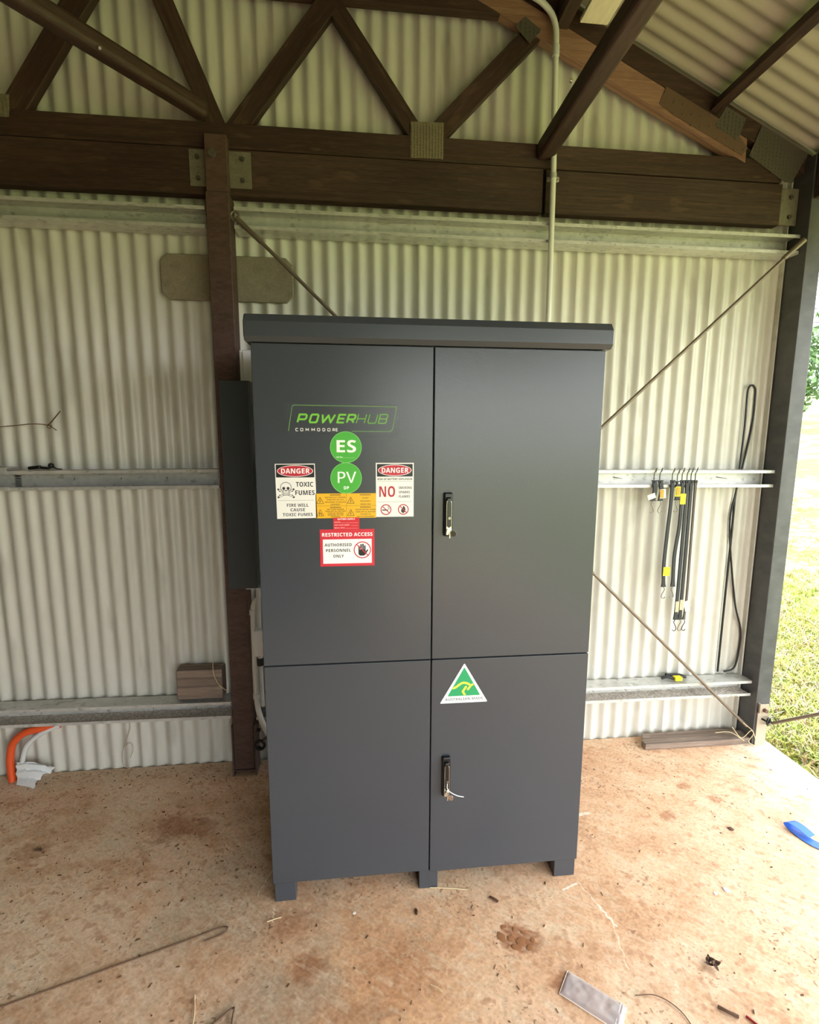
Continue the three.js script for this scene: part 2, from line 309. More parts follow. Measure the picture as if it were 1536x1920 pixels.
// ------------------------------------------------------------------ roof framing
const FZ = 0.085; // front of beams and truss
{
  const t = thing('roof_truss', 'dark stained timber roof truss with criss-cross webs against the gable wall', 'roof truss');
  part('bottom_chord', span(-6.4, 2.2, 3.122, 3.228, 0.04, FZ), M.timber, t);
  part('top_chord', span(-4.9, 1.0, 3.77, 3.87, 0.04, FZ), M.timber, t);
  let wz = 0.0625; const web = (x0, y0, x1, y1, w = 0.088) => { wz -= 0.0012; return part('web', bar(V(x0, y0, wz), V(x1, y1, wz), w, 0.042), M.timber, t); };
  web(-1.5, 3.22, -1.12, 3.78, 0.1); web(-0.62, 3.2, -0.86, 3.78, 0.085); web(-0.55, 3.2, -0.1, 3.775, 0.09); web(-0.1, 3.775, 0.315, 3.215, 0.078); web(0.36, 3.215, 0.88, 3.74, 0.09);
  const sl = -0.4365, raf = (off0, off1, x0, x1) => { // a rafter strip between two offsets below the roof line
    const g = extr([[x0, roofY(x0) - off0], [x1, roofY(x1) - off0], [x1, roofY(x1) - off1], [x0, roofY(x0) - off1]], 0.045, 0).translate(0, 0, 0.0412); g.computeVertexNormals(); return metreUV(g, [3, 0.1, 0.1]);
  };
  part('rafter', raf(0.115, 0.225, RIDGE, 1.985), M.rafter, t, 'reddish lighter-stained rafter timber');
  part('top_rafter', raf(0.012, 0.112, RIDGE, 2.42), M.timber, t, 'dark upper rafter timber under the roof sheets');
  part('rafter', extr([[RIDGE - 4.4, roofY(RIDGE - 4.4) - 0.012], [RIDGE, roofY(RIDGE) - 0.012], [RIDGE, roofY(RIDGE) - 0.225], [RIDGE - 4.4, roofY(RIDGE - 4.4) - 0.225]], 0.045).translate(0, 0, 0.04), M.timber, t);
  // punched nail plates: a thin plate with rows of raised teeth slots
  let nz = FZ + 0.0008; const nail = (pts, nx, ny, m, label) => {
    nz += 0.0007; const g = [extr(pts, 0.002).translate(0, 0, nz)], xs = pts.map((p) => p[0]), ys = pts.map((p) => p[1]);
    const inside = (x, y) => { let c = false; for (let i = 0, j = pts.length - 1; i < pts.length; j = i++) { const [xi, yi] = pts[i], [xj, yj] = pts[j]; if ((yi > y) !== (yj > y) && x < (xj - xi) * (y - yi) / (yj - yi) + xi) c = !c; } return c; };
    const x0 = Math.min(...xs), x1 = Math.max(...xs), y0 = Math.min(...ys), y1 = Math.max(...ys);
    for (let i = 0; i < nx; i++) for (let j = 0; j < ny; j++) { const x = x0 + (i + 0.5) / nx * (x1 - x0), y = y0 + (j + 0.5) / ny * (y1 - y0) + (i % 2) * 0.004; if (inside(x, y) && inside(x, y + 0.008)) g.push(new THREE.ConeGeometry(0.0052, 0.012, 4).rotateX(0.7).translate(x, y, nz + 0.005)); }
    return part('nail_plate', g.map((q) => q.index ? q.NI() : q), m, t, label);
  };
  const plateM = new THREE.MeshStandardMaterial({ map: rep(galvMap, 2, 4), color: '#a89c84', metalness: 0.3, roughness: 0.6 }), plateBrown = mat('#6a5344', 0.6, { metalness: 0.2 }), plateGrey = mat('#5d574d', 0.6, { metalness: 0.3 });
  nail([[0.266, 3.129], [0.424, 3.133], [0.425, 3.29], [0.267, 3.286]], 11, 12, plateM, 'galvanised nail plate where two webs meet the chord');
  nail([[-1.65, 3.19], [-1.503, 3.192], [-1.493, 3.282], [-1.65, 3.282]], 10, 8, plateM);
  nail([[0.757, 3.722], [0.807, 3.765], [0.885, 3.715], [0.83, 3.655]], 6, 6, plateGrey);
  nail([[1.5, 3.442], [1.57, 3.4], [1.96, 3.235], [1.99, 3.27], [1.9, 3.36], [1.53, 3.52]], 10, 6, plateBrown, 'brown plate over the rafter tail');
  nail([[1.80, 3.36], [1.855, 3.452], [1.965, 3.405], [1.93, 3.30]], 8, 8, plateGrey);
  nail([[2.0, 3.235], [2.055, 3.378], [2.325, 3.262], [2.25, 3.118], [2.21, 3.122]], 16, 14, plateGrey, 'large grey heel plate at the rafter end');
  // purlins, ties and braces
  solo('roof_purlin', 'dark timber purlin under the roof sheets near the right eave', 'purlin', bar(V(1.8, 3.445, 0.09), V(1.8, 3.445, 4.55), 0.06, 0.045, V(0.9165, 0, 0).add(V(0, -0.4, 0))), M.timber, undefined);
  solo('roof_purlin', 'dark timber purlin beside the cream board at the top', 'purlin', bar(V(0.985, 3.775, 0.09), V(0.985, 3.775, 4.55), 0.1, 0.06, V(1, 0, 0)), M.timber, undefined);
  solo('roof_purlin', 'dark timber purlin under the sheets by the ridge', 'purlin', bar(V(0.2, 4.14, 0.09), V(0.2, 4.14, 4.55), 0.07, 0.045, V(1, 0, 0)), M.timber);
  solo('ceiling_board', 'flat cream painted board fixed under the roof beside the conduit bend', 'board', bar(V(1.11, 3.715, 0.16), V(1.11, 3.715, 2.2), 0.02, 0.135, V(1, 0, 0)), M.creamBoard);
  const tie = thing('timber_tie', 'worn timber tie running from the chord out overhead, crossing the conduit', 'timber tie');
  part('tie_bar', bar(V(0.925, 3.19, 0.087), V(0.925, 3.19, 4.55), 0.085, 0.085, V(1, 0, 0), 0.02), M.timber, tie);
  part('bolt', cyl(V(0.88, 3.235, 0.5), V(0.872, 3.237, 0.5), 0.008), M.chrome, tie);
  const br = thing('timber_brace', 'rounded timber brace slanting up to the upper left from the post head', 'timber brace');
  part('brace_bar', bar(V(-0.665, 3.255, 0.1), V(-1.95, 3.255, 1.69), 0.075, 0.075, V(0, 1, 0), 0.025), M.timber, br);
  for (const k of [0.23, 0.42]) { const c = V(-0.665, 3.255, 0.1).lerp(V(-1.95, 3.255, 1.69), k); part('bolt', cyl(c.clone().add(V(0.02, -0.02, 0.02)), c.clone().add(V(0.032, -0.032, 0.026)), 0.006), M.chrome, br); }
  solo('eave_beam', 'dark eave beam running overhead from the top of the steel column', 'beam', span(2.325, 2.415, 3.02, 3.235, 0.155, 4.55), M.timber);
  // deep lintel beam in two lengths
  solo('timber_beam', 'deep dark timber beam behind the post, left length up to the joint', 'beam', span(-6.4, 0.925, 2.92, 3.119, 0.035, FZ), M.timber);
  solo('timber_beam', 'deep dark timber beam between the conduit and the steel column', 'beam', span(0.94, 2.212, 2.917, 3.117, 0.035, FZ - 0.004), M.timber);
}
{ // brown post with its steel stirrup
  const p = thing('support_post', 'square dark brown post standing in a steel stirrup left of the cabinet', 'post', [-0.625, 0, 0]);
  part('post_shaft', span(-0.052, 0.052, 0.04, 2.915, 0.03, 0.135, 0.004), M.postBrown, p);
  part('post_head', span(-0.046, 0.052, 2.915, 3.155, 0.0925, 0.135, 0.004), M.postBrown, p);
  part('stirrup', [span(-0.062, -0.054, 0, 0.29, 0.035, 0.135, 0.001), span(0.054, 0.062, 0, 0.29, 0.035, 0.135, 0.001), span(-0.054, 0.054, 0.028, 0.036, 0.035, 0.135, 0.001)], mat('#5b4a44', 0.6, { metalness: 0.3 }), p);
  for (const y of [0.13, 0.235]) { part('bolt', cyl(V(-0.075, y, 0.09), V(-0.06, y, 0.09), 0.009, 0.009, 6), M.galv, p); part('bolt', cyl(V(0.06, y, 0.09), V(0.08, y, 0.09), 0.01, 0.01, 6), M.black, p); }
  part('bolt', [cyl(V(-0.012, 3.07, 0.134), V(-0.012, 3.07, 0.146), 0.018, 0.016, 12)], M.steel, p, 'round bolt head at the top of the post');
  const pl = thing('steel_plate', 'grey steel fixing plate behind the post head, bolted to the beam', 'plate');
  part('plate', span(-0.752, -0.476, 2.952, 3.108, FZ + 0.0005, FZ + 0.006, 0.001), M.dullGalv, pl);
  for (const x of [-0.715, -0.515]) for (const y of [2.985, 3.075]) part('bolt', cyl(V(x, y, FZ + 0.005), V(x, y, FZ + 0.016), 0.011, 0.01, 6), M.bolt, pl);
}
{ // steel corner column and its fittings
  const c = thing('steel_column', 'dark painted steel column at the open right corner of the shed', 'column', [2.36, 0, 0]);
  part('column_shaft', span(-0.04, 0.05, 0.0, 3.235, 0.012, 0.15, 0.004), M.column, c);
  part('corner_flashing', span(-0.053, -0.045, 0, 3.16, -0.002, 0.03, 0), M.sheet, c);
  const b = thing('anchor_bracket', 'short galvanised bracket with an eye bolt at the column foot', 'bracket', [2.365, 0, 0.15]);
  part('bracket_plate', [span(-0.033, 0.033, 0, 0.26, 0.001, 0.009, 0.001), span(-0.033, -0.027, 0.21, 0.27, -0.001, 0.02, 0.001)], mat('#b3a593', 0.55, { metalness: 0.35 }), b);
  part('bolt', cyl(V(0.006, 0.225, 0.008), V(0.006, 0.225, 0.028), 0.013, 0.012, 6), M.rust, b);
  part('eye_bolt', [new THREE.TorusGeometry(0.021, 0.006, 8, 20).rotateY(0.5).translate(0.02, 0.165, 0.03), cyl(V(-0.004, 0.17, 0.008), V(0.004, 0.168, 0.03), 0.006)], M.black, b);
  solo('brace_rod', 'steel rod rising toward the right from the eye bolt at the column foot', 'brace rod', cyl(V(2.39, 0.165, 0.2), V(2.44, 1.9, 2.35), 0.009), M.rodMetal);
  const e = thing('end_plate', 'pale steel plate joining the right beam end to the column', 'plate');
  part('plate', span(2.214, 2.318, 2.925, 3.105, 0.06, 0.068, 0.001), M.dullGalv, e);
  for (const [x, y] of [[2.275, 3.06], [2.275, 2.965]]) part('bolt', cyl(V(x, y, 0.067), V(x, y, 0.078), 0.012, 0.011, 6), M.bolt, e);
}
// ------------------------------------------------------------------ wall girts: lipped channels facing the room
function girt(x0, x1, yc0, yc1, label, h = 0.095, open = true, big = 1) {
  const g = thing('wall_girt', label, 'girt', [x0, yc0, 0.012], undefined);
  const d = 0.095 * big, l = 0.016, t = 0.0035, H = h / 2, L = Math.hypot(x1 - x0, yc1 - yc0);
  const sec = [[0, -H], [d, -H], [d, -H + l], [d - t, -H + l], [d - t, -H + t], [t, -H + t], [t, H - t], [d - t, H - t], [d - t, H - l], [d, H - l], [d, H], [0, H]];
  const geo = metreUV(extr(sec.map(([z, y]) => [-z, y]), L).NI(), [1, 0.1, 0.1]); geo.rotateY(Math.PI / 2);
  const slope = (yc1 - yc0) / (x1 - x0); geo.rotateZ(Math.atan(slope)); metreUV(geo, [3, 0.1, 0.1]);
  part('channel', geo, M.galv, g); return { g, slope, H, L };
}
function tips(G, xs, y, tilt) { for (const x of xs) part('screw_tip', cyl(V(x, y + x * G.slope, 0.004), V(x + tilt, y + x * G.slope - 0.006, 0.05), 0.0025, 0.0012, 6), M.black, G.g); }
const PL = -0.69, PR = -0.56;
let G;
G = girt(-6.4, PL, 2.818, 2.815, 'galvanised channel girt under the beam, left of the brown post'); tips(G, [4.8, 5.05, 5.3, 5.52], -0.02, 0.004);
G = girt(PR, 2.318, 2.818, 2.818, 'galvanised channel girt under the beam, right of the brown post'); tips(G, [0.1, 0.37, 0.6, 0.86, 1.12, 1.35, 1.6, 1.85, 2.08, 2.3, 2.55], -0.02, 0.004);
G = girt(-1.69, PL, 1.597, 1.603, 'mid-height channel girt left of the brown post and side box'); tips(G, [0.28, 0.5, 0.72], 0.004, 0.02);
G = girt(-6.4, -1.66, 1.607, 1.607, 'larger channel sleeve lapping the mid-height girt at the left', 0.108, true, 1.08);
G = girt(PR, 2.318, 1.6, 1.588, 'mid-height channel girt with rubber straps hooked over it'); tips(G, [1.98, 2.6], 0.004, 0.03);
const dustStrip = (x0, x1, y0, y1, lab, G) => {
  const g = new THREE.PlaneGeometry(x1 - x0, 0.083, 160, 8).rotateX(-Math.PI / 2), p = g.attributes.position;
  for (let i = 0; i < p.count; i++) p.setY(i, 0.004 + 0.012 * fbm(p.getX(i) * 40, p.getZ(i) * 60, 3) * (0.4 + vn(p.getX(i) * 3, 1)));
  g.computeVertexNormals(); metreUV(g, [3, 0.1, 0.1]); g.rotateZ(Math.atan((y1 - y0) / (x1 - x0))); part('dust_layer', g.translate((x1 - x0) / 2 + (x0 - G.g.position.x), -G.H + 0.004 + (y1 - y0) / 2 + G.slope * (x0 - G.g.position.x), 0.046), M.dust, G.g, 'crust of brown dirt lying in the channel');
};
G = girt(-6.4, PL, 0.43, 0.369, 'low channel girt full of dirt, left of the brown post'); tips(G, [4.72, 5.05, 5.28, 5.5], 0.004, 0.02); dustStrip(-2.4, PL, 0.387, 0.369, '', G);
G = girt(PR, 2.318, 0.352, 0.338, 'low channel girt full of dirt, right of the cabinet'); tips(G, [1.9, 2.1, 2.5], 0.004, 0.02); dustStrip(0.8, 2.31, 0.345, 0.338, '', G);
// crossed wall bracing rods
{
  const a = thing('brace_rod', 'steel wall brace rod from the post top down to the column foot', 'brace rod');
  part('rod', cyl(V(-0.5, 2.77, 0.122), V(2.3, 0.105, 0.122), 0.0085, 0.0085, 10), M.rodMetal, a);
  part('fork_end', [cyl(V(-0.548, 2.812, 0.118), V(-0.44, 2.712, 0.122), 0.013, 0.011, 8), new THREE.TorusGeometry(0.02, 0.006, 8, 16).translate(-0.553, 2.82, 0.118)], M.rodMetal, a);
  const b = thing('brace_rod', 'steel wall brace rod from the upper right column behind the cabinet', 'brace rod');
  part('rod', cyl(V(2.25, 2.775, 0.146), V(-0.52, 0.205, 0.146), 0.0085, 0.0085, 10), M.rodMetal, b);
  part('fork_end', cyl(V(2.305, 2.825, 0.146), V(2.2, 2.73, 0.146), 0.015, 0.012, 8), M.rodMetal, b);
  part('eye_end', new THREE.TorusGeometry(0.024, 0.008, 8, 20).translate(-0.537, 0.185, 0.15), M.black, b, 'dark ring at the foot of the rod');
}
// ------------------------------------------------------------------ the cabinet
{
  const Zf = 0.908, c = thing('equipment_cabinet', 'tall dark grey steel power cabinet with four doors standing on the slab', 'cabinet');
  const X0 = -0.349, X1 = 0.883, XM = 0.265;
  part('body', span(X0 + 0.003, X1 - 0.003, 0.085, 2.122, 0.33, 0.885, 0.002), M.coat, c);
  // rain hood with chamfered rim
  const hs = [[0.31, 2.118], [0.915, 2.118], [0.9285, 2.132], [0.9285, 2.176], [0.912, 2.2], [0.31, 2.2]];
  const hg = extr(hs.map(([z, y]) => [-z, y]), X1 - X0 + 0.026, 0.003).rotateY(Math.PI / 2).translate(X0 - 0.014, 0, 0); part('rain_hood', metreUV(hg.NI(), [1, 0.1, 0.1]), M.coat, c);
  const door = (x0, x1, y0, y1) => part('door', span(x0, x1, y0, y1, 0.887, Zf, 0.003), M.coat, c);
  const dUL = door(X0, XM - 0.002, 0.9815, 2.113), dUR = door(XM + 0.002, X1, 0.9815, 2.113), dLL = door(X0, XM - 0.002, 0.085, 0.9775), dLR = door(XM + 0.002, X1, 0.079, 0.9775);
  for (const [a, b] of [[X0 + 0.006, -0.262], [0.226, 0.301], [0.79, 0.878]]) part('foot', [span(a, b, 0, 0.084, 0.86, 0.902, 0.002), span(a, b, 0, 0.084, 0.36, 0.42, 0.002), span(a, a + 0.005, 0, 0.084, 0.42, 0.86, 0)], M.coat, c);
  // swing handles with lock and key
  const handle = (x, y0, y1, zip) => {
    const h = (y1 - y0), hb = new THREE.Group();
    const base = part('handle', [bx(0.033, h, 0.016, 0.006, 2).translate(x, (y0 + y1) / 2, Zf + 0.008)], M.black, c, 'black swing handle');
    part('lever', bx(0.021, h * 0.72, 0.016, 0.006, 2).translate(x, y1 - h * 0.46, Zf + 0.019), M.black, base);
    part('lever_trim', tube([[x - 0.0085, y0 + h * 0.2, Zf + 0.0265], [x - 0.0085, y0 + h * 0.75, Zf + 0.0265], [x - 0.006, y0 + h * 0.815, Zf + 0.026], [x - 0.004, y0 + h * 0.822, Zf + 0.0255]], 0.0011, 20, 6), M.chrome, base, 'bright edge line');
    part('lever_trim', tube([[x + 0.0085, y0 + h * 0.2, Zf + 0.0265], [x + 0.0085, y0 + h * 0.75, Zf + 0.0265], [x + 0.006, y0 + h * 0.815, Zf + 0.026], [x + 0.004, y0 + h * 0.822, Zf + 0.0255]], 0.0011, 20, 6), M.chrome, base, 'bright edge line');
    part('lock_plate', [bx(0.022, h * 0.21, 0.01, 0.003).translate(x, y0 + h * 0.145, Zf + 0.022), cyl(V(x, y0 + h * 0.14, Zf + 0.026), V(x, y0 + h * 0.14, Zf + 0.033), 0.0085, 0.0085, 16)], M.chrome, base, 'chrome lock barrel');
    part('lever_button', cyl(V(x + 0.002, y0 + h * 0.43, Zf + 0.026), V(x + 0.002, y0 + h * 0.43, Zf + 0.0285), 0.005, 0.005, 12), M.steel, base);
    const key = new THREE.Shape(); key.absarc(0.013, -0.004, 0.0105, 0, Math.PI * 2);
    part('key', [extr(key, 0.003).rotateY(-0.5).translate(x + 0.002, y0 + h * 0.12, Zf + 0.036), bx(0.004, 0.026, 0.003, 0.001).translate(x + 0.002, y0 + h * 0.06, Zf + 0.034)], M.chrome, base, 'key left in the lock');
    if (zip) part('zip_tie', tube([[x + 0.001, y0 + h * 0.4, Zf + 0.03], [x, y0 + h * 0.3, Zf + 0.036], [x + 0.012, y0 + h * 0.22, Zf + 0.04], [x + 0.04, y0 + h * 0.1, Zf + 0.036], [x + 0.066, y0 + h * 0.02, Zf + 0.028]], 0.0016, 24, 6), M.white, base, 'white cable tie tail');
  };
  handle(0.32, 1.453, 1.611, false); handle(0.327, 0.42, 0.586, true);
  const scrape = [[0.885, 0.31, 0.55]]; for (const [x, y, z] of scrape) part('side_stud', cyl(V(x - 0.004, y, z), V(x + 0.012, y, z), 0.012, 0.01, 8), M.white, c);
  // ---- stickers and printed logo, each stuck on its door
  const Zs = Zf + 0.0007, PPM = 2600;
  function sticker(name, label, shape, x0, x1, y0, y1, draw, parent = dUL, dz = 0) {
    const w = x1 - x0, h = y1 - y0, cw = Math.round(w * PPM), ch = Math.round(h * PPM), cv = document.createElement('canvas'); cv.width = cw; cv.height = ch;
    const k = cv.getContext('2d'); k.scale(cw / (w * 1000), ch / (h * 1000)); draw(k, w * 1000, h * 1000);
    const t = new THREE.CanvasTexture(cv); t.colorSpace = THREE.SRGBColorSpace; t.anisotropy = 8;
    const g = new THREE.ShapeGeometry(shape, 40), p = g.attributes.position, uv = g.attributes.uv;
    for (let i = 0; i < p.count; i++) uv.setXY(i, (p.getX(i) - x0) / w, (p.getY(i) - y0) / h);
    return part(name, g.translate(0, 0, Zs + dz), new THREE.MeshStandardMaterial({ map: t, roughness: 0.45 }), parent, label);
  }
  const rect = (x0, x1, y0, y1) => shapeOf([[x0, y0], [x1, y0], [x1, y1], [x0, y1]]);
  const circ = (x, y, r) => { const s = new THREE.Shape(); s.absarc(x, y, r, 0, Math.PI * 2); return s; };
  const txt = (k, s, x, y, size, color, o = {}) => { // x,y centre (or left) in mm; width limits the run
    k.fillStyle = color; k.font = (o.weight ?? 'bold') + ' ' + size + 'px sans-serif'; k.textAlign = o.align ?? 'center'; k.textBaseline = 'middle';
    const m = k.measureText(s).width, sx = o.width ? o.width / m : 1; k.save(); k.translate(x, y); k.scale(sx, o.tall ?? 1); k.fillText(s, 0, 0); k.restore();
  };
  const danger = (k, w) => {
    k.fillStyle = '#15131a'; k.fillRect(4, 4, w - 8, 44); k.fillStyle = '#fff'; k.beginPath(); k.ellipse(w / 2, 26, w / 2 - 8, 20, 0, 0, 7); k.fill(); k.fillStyle = '#c0243a'; k.beginPath(); k.ellipse(w / 2, 26, w / 2 - 10, 18, 0, 0, 7); k.fill();
    txt(k, 'DANGER', w / 2, 26.5, 24, '#fff', { width: w * 0.72 });
  };
  const line = (k, pts, c, lw, close) => { k.strokeStyle = c; k.lineWidth = lw; k.lineCap = k.lineJoin = 'round'; k.beginPath(); pts.forEach(([x, y], i) => i ? k.lineTo(x, y) : k.moveTo(x, y)); if (close) k.closePath(); k.stroke(); };
  sticker('toxic_fumes_sticker', 'white danger toxic fumes label with skull', shapeOf([[-0.282, 1.5225], [-0.1445, 1.5245], [-0.1485, 1.7145], [-0.284, 1.7135]]), -0.285, -0.144, 1.522, 1.715, (k, w, h) => {
    k.fillStyle = '#f3f1ee'; k.fillRect(0, 0, w, h); danger(k, w - 3);
    // skull and crossed bones
    const cx = 36, cy = 82, ink = '#2b2b30';
    for (const [a, b, e, f] of [[-22, 10, 22, 32], [22, 10, -22, 32]]) { line(k, [[cx + a, cy + b], [cx + e, cy + f]], ink, 6.5); for (const [x, y] of [[a, b], [e, f]]) for (const q of [-2.6, 2.6]) { k.fillStyle = ink; k.beginPath(); k.arc(cx + x * 1.06 + q, cy + y + q * (a * b > 0 ? -1 : 1), 3.4, 0, 7); k.fill(); } line(k, [[cx + a, cy + b], [cx + e, cy + f]], '#f3f1ee', 4); }
    k.fillStyle = '#f3f1ee'; k.strokeStyle = ink; k.lineWidth = 1.6; k.beginPath(); k.ellipse(cx, cy, 18, 17, 0, 0, 7); k.fill(); k.stroke(); k.beginPath(); k.rect(cx - 10, cy + 12, 20, 15); k.fill(); k.stroke();
    k.fillStyle = ink; for (const s of [-1, 1]) { k.beginPath(); k.ellipse(cx + s * 7.4, cy + 4, 5, 5.4, 0, 0, 7); k.fill(); } k.beginPath(); k.moveTo(cx, cy + 8); k.lineTo(cx - 3, cy + 14); k.lineTo(cx + 3, cy + 14); k.fill();
    for (const q of [-5, 0, 5]) line(k, [[cx + q, cy + 20], [cx + q, cy + 26]], ink, 1); line(k, [[cx - 9, cy + 19.5], [cx + 9, cy + 19.5]], ink, 1);
    txt(k, 'TOXIC', 100, 73, 22, '#2a2a2e', { width: 60 }); txt(k, 'FUMES', 100, 102, 22, '#2a2a2e', { width: 69 });
    line(k, [[8, 128], [w - 12, 128]], '#8a8a8a', 0.8);
    txt(k, 'FIRE WILL', 74, 145, 15, '#3a3a3e', { width: 76 }); txt(k, 'CAUSE', 74, 161, 15, '#3a3a3e', { width: 52 }); txt(k, 'TOXIC FUMES', 74, 178, 15, '#3a3a3e', { width: 104 });
  });
  sticker('battery_explosion_sticker', 'white danger battery explosion label with no smoking signs', rect(0.062, 0.196, 1.525, 1.7165), 0.062, 0.196, 1.525, 1.7165, (k, w, h) => {
    k.fillStyle = '#f3f1ee'; k.fillRect(0, 0, w, h); danger(k, w);
    txt(k, 'RISK OF BATTERY EXPLOSION', w / 2, 57, 9.5, '#2c2c30', { width: w - 10 }); line(k, [[6, 65], [w - 6, 65]], '#777', 0.8);
    txt(k, 'NO', 39, 102, 50, '#b3253a', { width: 62, tall: 1.05 }); ['SMOKING', 'SPARKS', 'FLAMES'].forEach((s, i) => txt(k, s, 80, 88 + i * 15.5, 12, '#333338', { align: 'left', width: [48, 41, 41][i] }));
    line(k, [[6, 138], [w - 6, 138]], '#777', 0.8);
    for (const [x, f] of [[35, 0], [97, 1]]) {
      if (f) { k.fillStyle = '#29292d'; k.beginPath(); k.moveTo(x, 152); k.bezierCurveTo(x + 12, 160, x + 8, 178, x, 178); k.bezierCurveTo(x - 10, 178, x - 10, 164, x - 3, 162); k.fill(); } else { k.fillStyle = '#29292d'; k.fillRect(x - 13, 165, 20, 4); line(k, [[x + 9, 165], [x + 12, 160], [x + 7, 157], [x + 10, 153]], '#29292d', 1.6); }
      k.strokeStyle = '#b3253a'; k.lineWidth = 3.4; k.beginPath(); k.arc(x, 165.5, 17.5, 0, 7); k.stroke(); line(k, [[x - 12, 153.5], [x + 12, 177.5]], '#b3253a', 3);
    }
  });
  const green = (k, w, h, draw) => { k.fillStyle = '#49b13a'; k.fillRect(0, 0, w, h); k.strokeStyle = '#9ad98c'; k.lineWidth = 1.2; k.beginPath(); k.arc(w / 2, h / 2, w / 2 - 1.2, 0, 7); k.stroke(); draw(); };
  sticker('energy_storage_sticker', 'round green label marked ES', circ(-0.041, 1.7705, 0.0545), -0.0955, 0.0135, 1.716, 1.825, (k, w, h) => green(k, w, h, () => { txt(k, 'ES', w / 2, h / 2 - 3, 58, '#fff', { width: 76 }); txt(k, 'UN No.', 33, 88, 7, '#e4f5df'); line(k, [[43, 90], [84, 91]], '#a9dc9e', 0.8); }), dUL, 0.0002);
  sticker('solar_panel_sticker', 'round green label marked PV DP', circ(-0.0415, 1.6635, 0.0545), -0.096, 0.013, 1.609, 1.718, (k, w, h) => green(k, w, h, () => { txt(k, 'PV', w / 2, h / 2 - 2, 54, '#fff', { width: 70, weight: 'normal' }); txt(k, 'DP', w / 2, 88, 15, '#fff', { width: 20 }); }), dUL, 0.0001);
  const warn = (lines, hand) => (k, w, h) => {
    k.fillStyle = '#f0b71c'; k.fillRect(0, 0, w, h); k.strokeStyle = '#b08a1a'; k.lineWidth = 0.7; k.strokeRect(0.4, 0.4, w - 0.8, h - 0.8);
    const cx = 15, cy = h * 0.58; line(k, [[cx, cy - 12], [cx + 12, cy + 10], [cx - 12, cy + 10]], '#4a3a10', 1.5, true);
    if (hand) { line(k, [[cx - 3, cy + 7], [cx - 2, cy - 2], [cx + 3, cy + 2], [cx + 5, cy + 7]], '#3a2c10', 2.2); } else line(k, [[cx + 1.5, cy - 6], [cx - 2, cy + 1.5], [cx + 2, cy + 1], [cx - 1.5, cy + 7.5]], '#3a2c10', 1.3);
    lines.forEach((s, i) => txt(k, s, w * 0.64, h * (0.14 + 0.76 * i / (lines.length - 1)), i ? 5.6 : 6.6, '#3f3008', { width: Math.min(w * 0.68, s.length * (i ? 3.7 : 5.4)) }));
  };
  const ys = [1.5225, 1.5665, 1.6105], xs = [-0.1485, -0.042, 0.0622];
  const wl = [['multiple D.C. sources', ['WARNING', 'MULTIPLE D.C. SOURCES', 'TURN OFF ALL D.C.', 'ISOLATORS TO ISOLATE', 'EQUIPMENT'], 0, 1], ['do not disconnect under load', ['WARNING', 'DO NOT', 'DISCONNECT', 'UNDER LOAD'], 1, 1], ['arc flash hazard', ['WARNING', 'ARC FLASH HAZARD', 'TURN OFF ALL BATTERY', 'SUPPLIES BEFORE', 'WORKING ON THIS', 'EQUIPMENT'], 0, 0], ['multiple battery systems', ['WARNING', 'MULTIPLE BATTERY SYSTEMS', 'TURN OFF ALL BATTERY', 'SYSTEMS TO', 'ISOLATE EQUIPMENT'], 1, 0]];
  wl.forEach(([n, L, i, j], q) => sticker('warning_sticker', 'yellow warning label about ' + n, rect(xs[i], xs[i + 1], ys[j], ys[j + 1]), xs[i], xs[i + 1], ys[j], ys[j + 1], warn(L, q === 2)));
  sticker('battery_supply_sticker', 'small red battery supply label', rect(-0.089, 0.0025, 1.481, 1.5245), -0.089, 0.0025, 1.481, 1.5245, (k, w, h) => {
    k.fillStyle = '#d3202f'; k.fillRect(0, 0, w, h); txt(k, 'BATTERY SUPPLY', w / 2, 6, 8, '#fff', { width: 62 });
    [['LOCATION:', 17, 27], ['SHORT CIRCUIT CURRENT:', 27, 62], ['MAX D.C. VOLTS:', 37, 40]].forEach(([s, y, e]) => { txt(k, s, 3, y, 4.6, '#ffdede', { align: 'left', width: s.length * 2.5 }); line(k, [[Math.max(e, 3 + s.length * 2.6), y + 2], [w - 5, y + 2]], '#ffdede', 0.7); });
  }, dUL, 0.0001);
  sticker('restricted_access_sticker', 'red and white restricted access label with a barred hand', rect(-0.137, 0.0555, 1.3485, 1.4825), -0.137, 0.0555, 1.3485, 1.4825, (k, w, h) => {
    k.fillStyle = '#d2283c'; k.fillRect(0, 0, w, h); txt(k, 'RESTRICTED ACCESS', w / 2, 19, 18, '#fff', { width: w - 12 });
    k.fillStyle = '#fbfafa'; k.fillRect(10, 36, w - 20, h - 46);
    [['AUTHORISED', 56, 97], ['PERSONNEL', 76, 90], ['ONLY', 97, 38]].forEach(([s, y, ww]) => txt(k, s, 64, y, 15, '#222', { width: ww }));
    const cx = 149, cy = 76; k.fillStyle = '#141414'; k.beginPath(); k.roundRect(cx - 14, cy - 2, 26, 23, 9); k.fill();
    for (const [dx, top] of [[-11.5, -13], [-4.5, -19], [2.5, -20], [9, -14]]) line(k, [[cx + dx, cy + 6], [cx + dx, cy + top]], '#141414', 5); line(k, [[cx + 10, cy + 14], [cx + 18, cy + 1]], '#141414', 5);
    k.strokeStyle = '#c3273b'; k.lineWidth = 3.6; k.beginPath(); k.arc(cx, cy, 29, 0, 7); k.stroke(); line(k, [[cx - 20.5, cy - 20.5], [cx + 20.5, cy + 20.5]], '#c3273b', 3.4);
  });
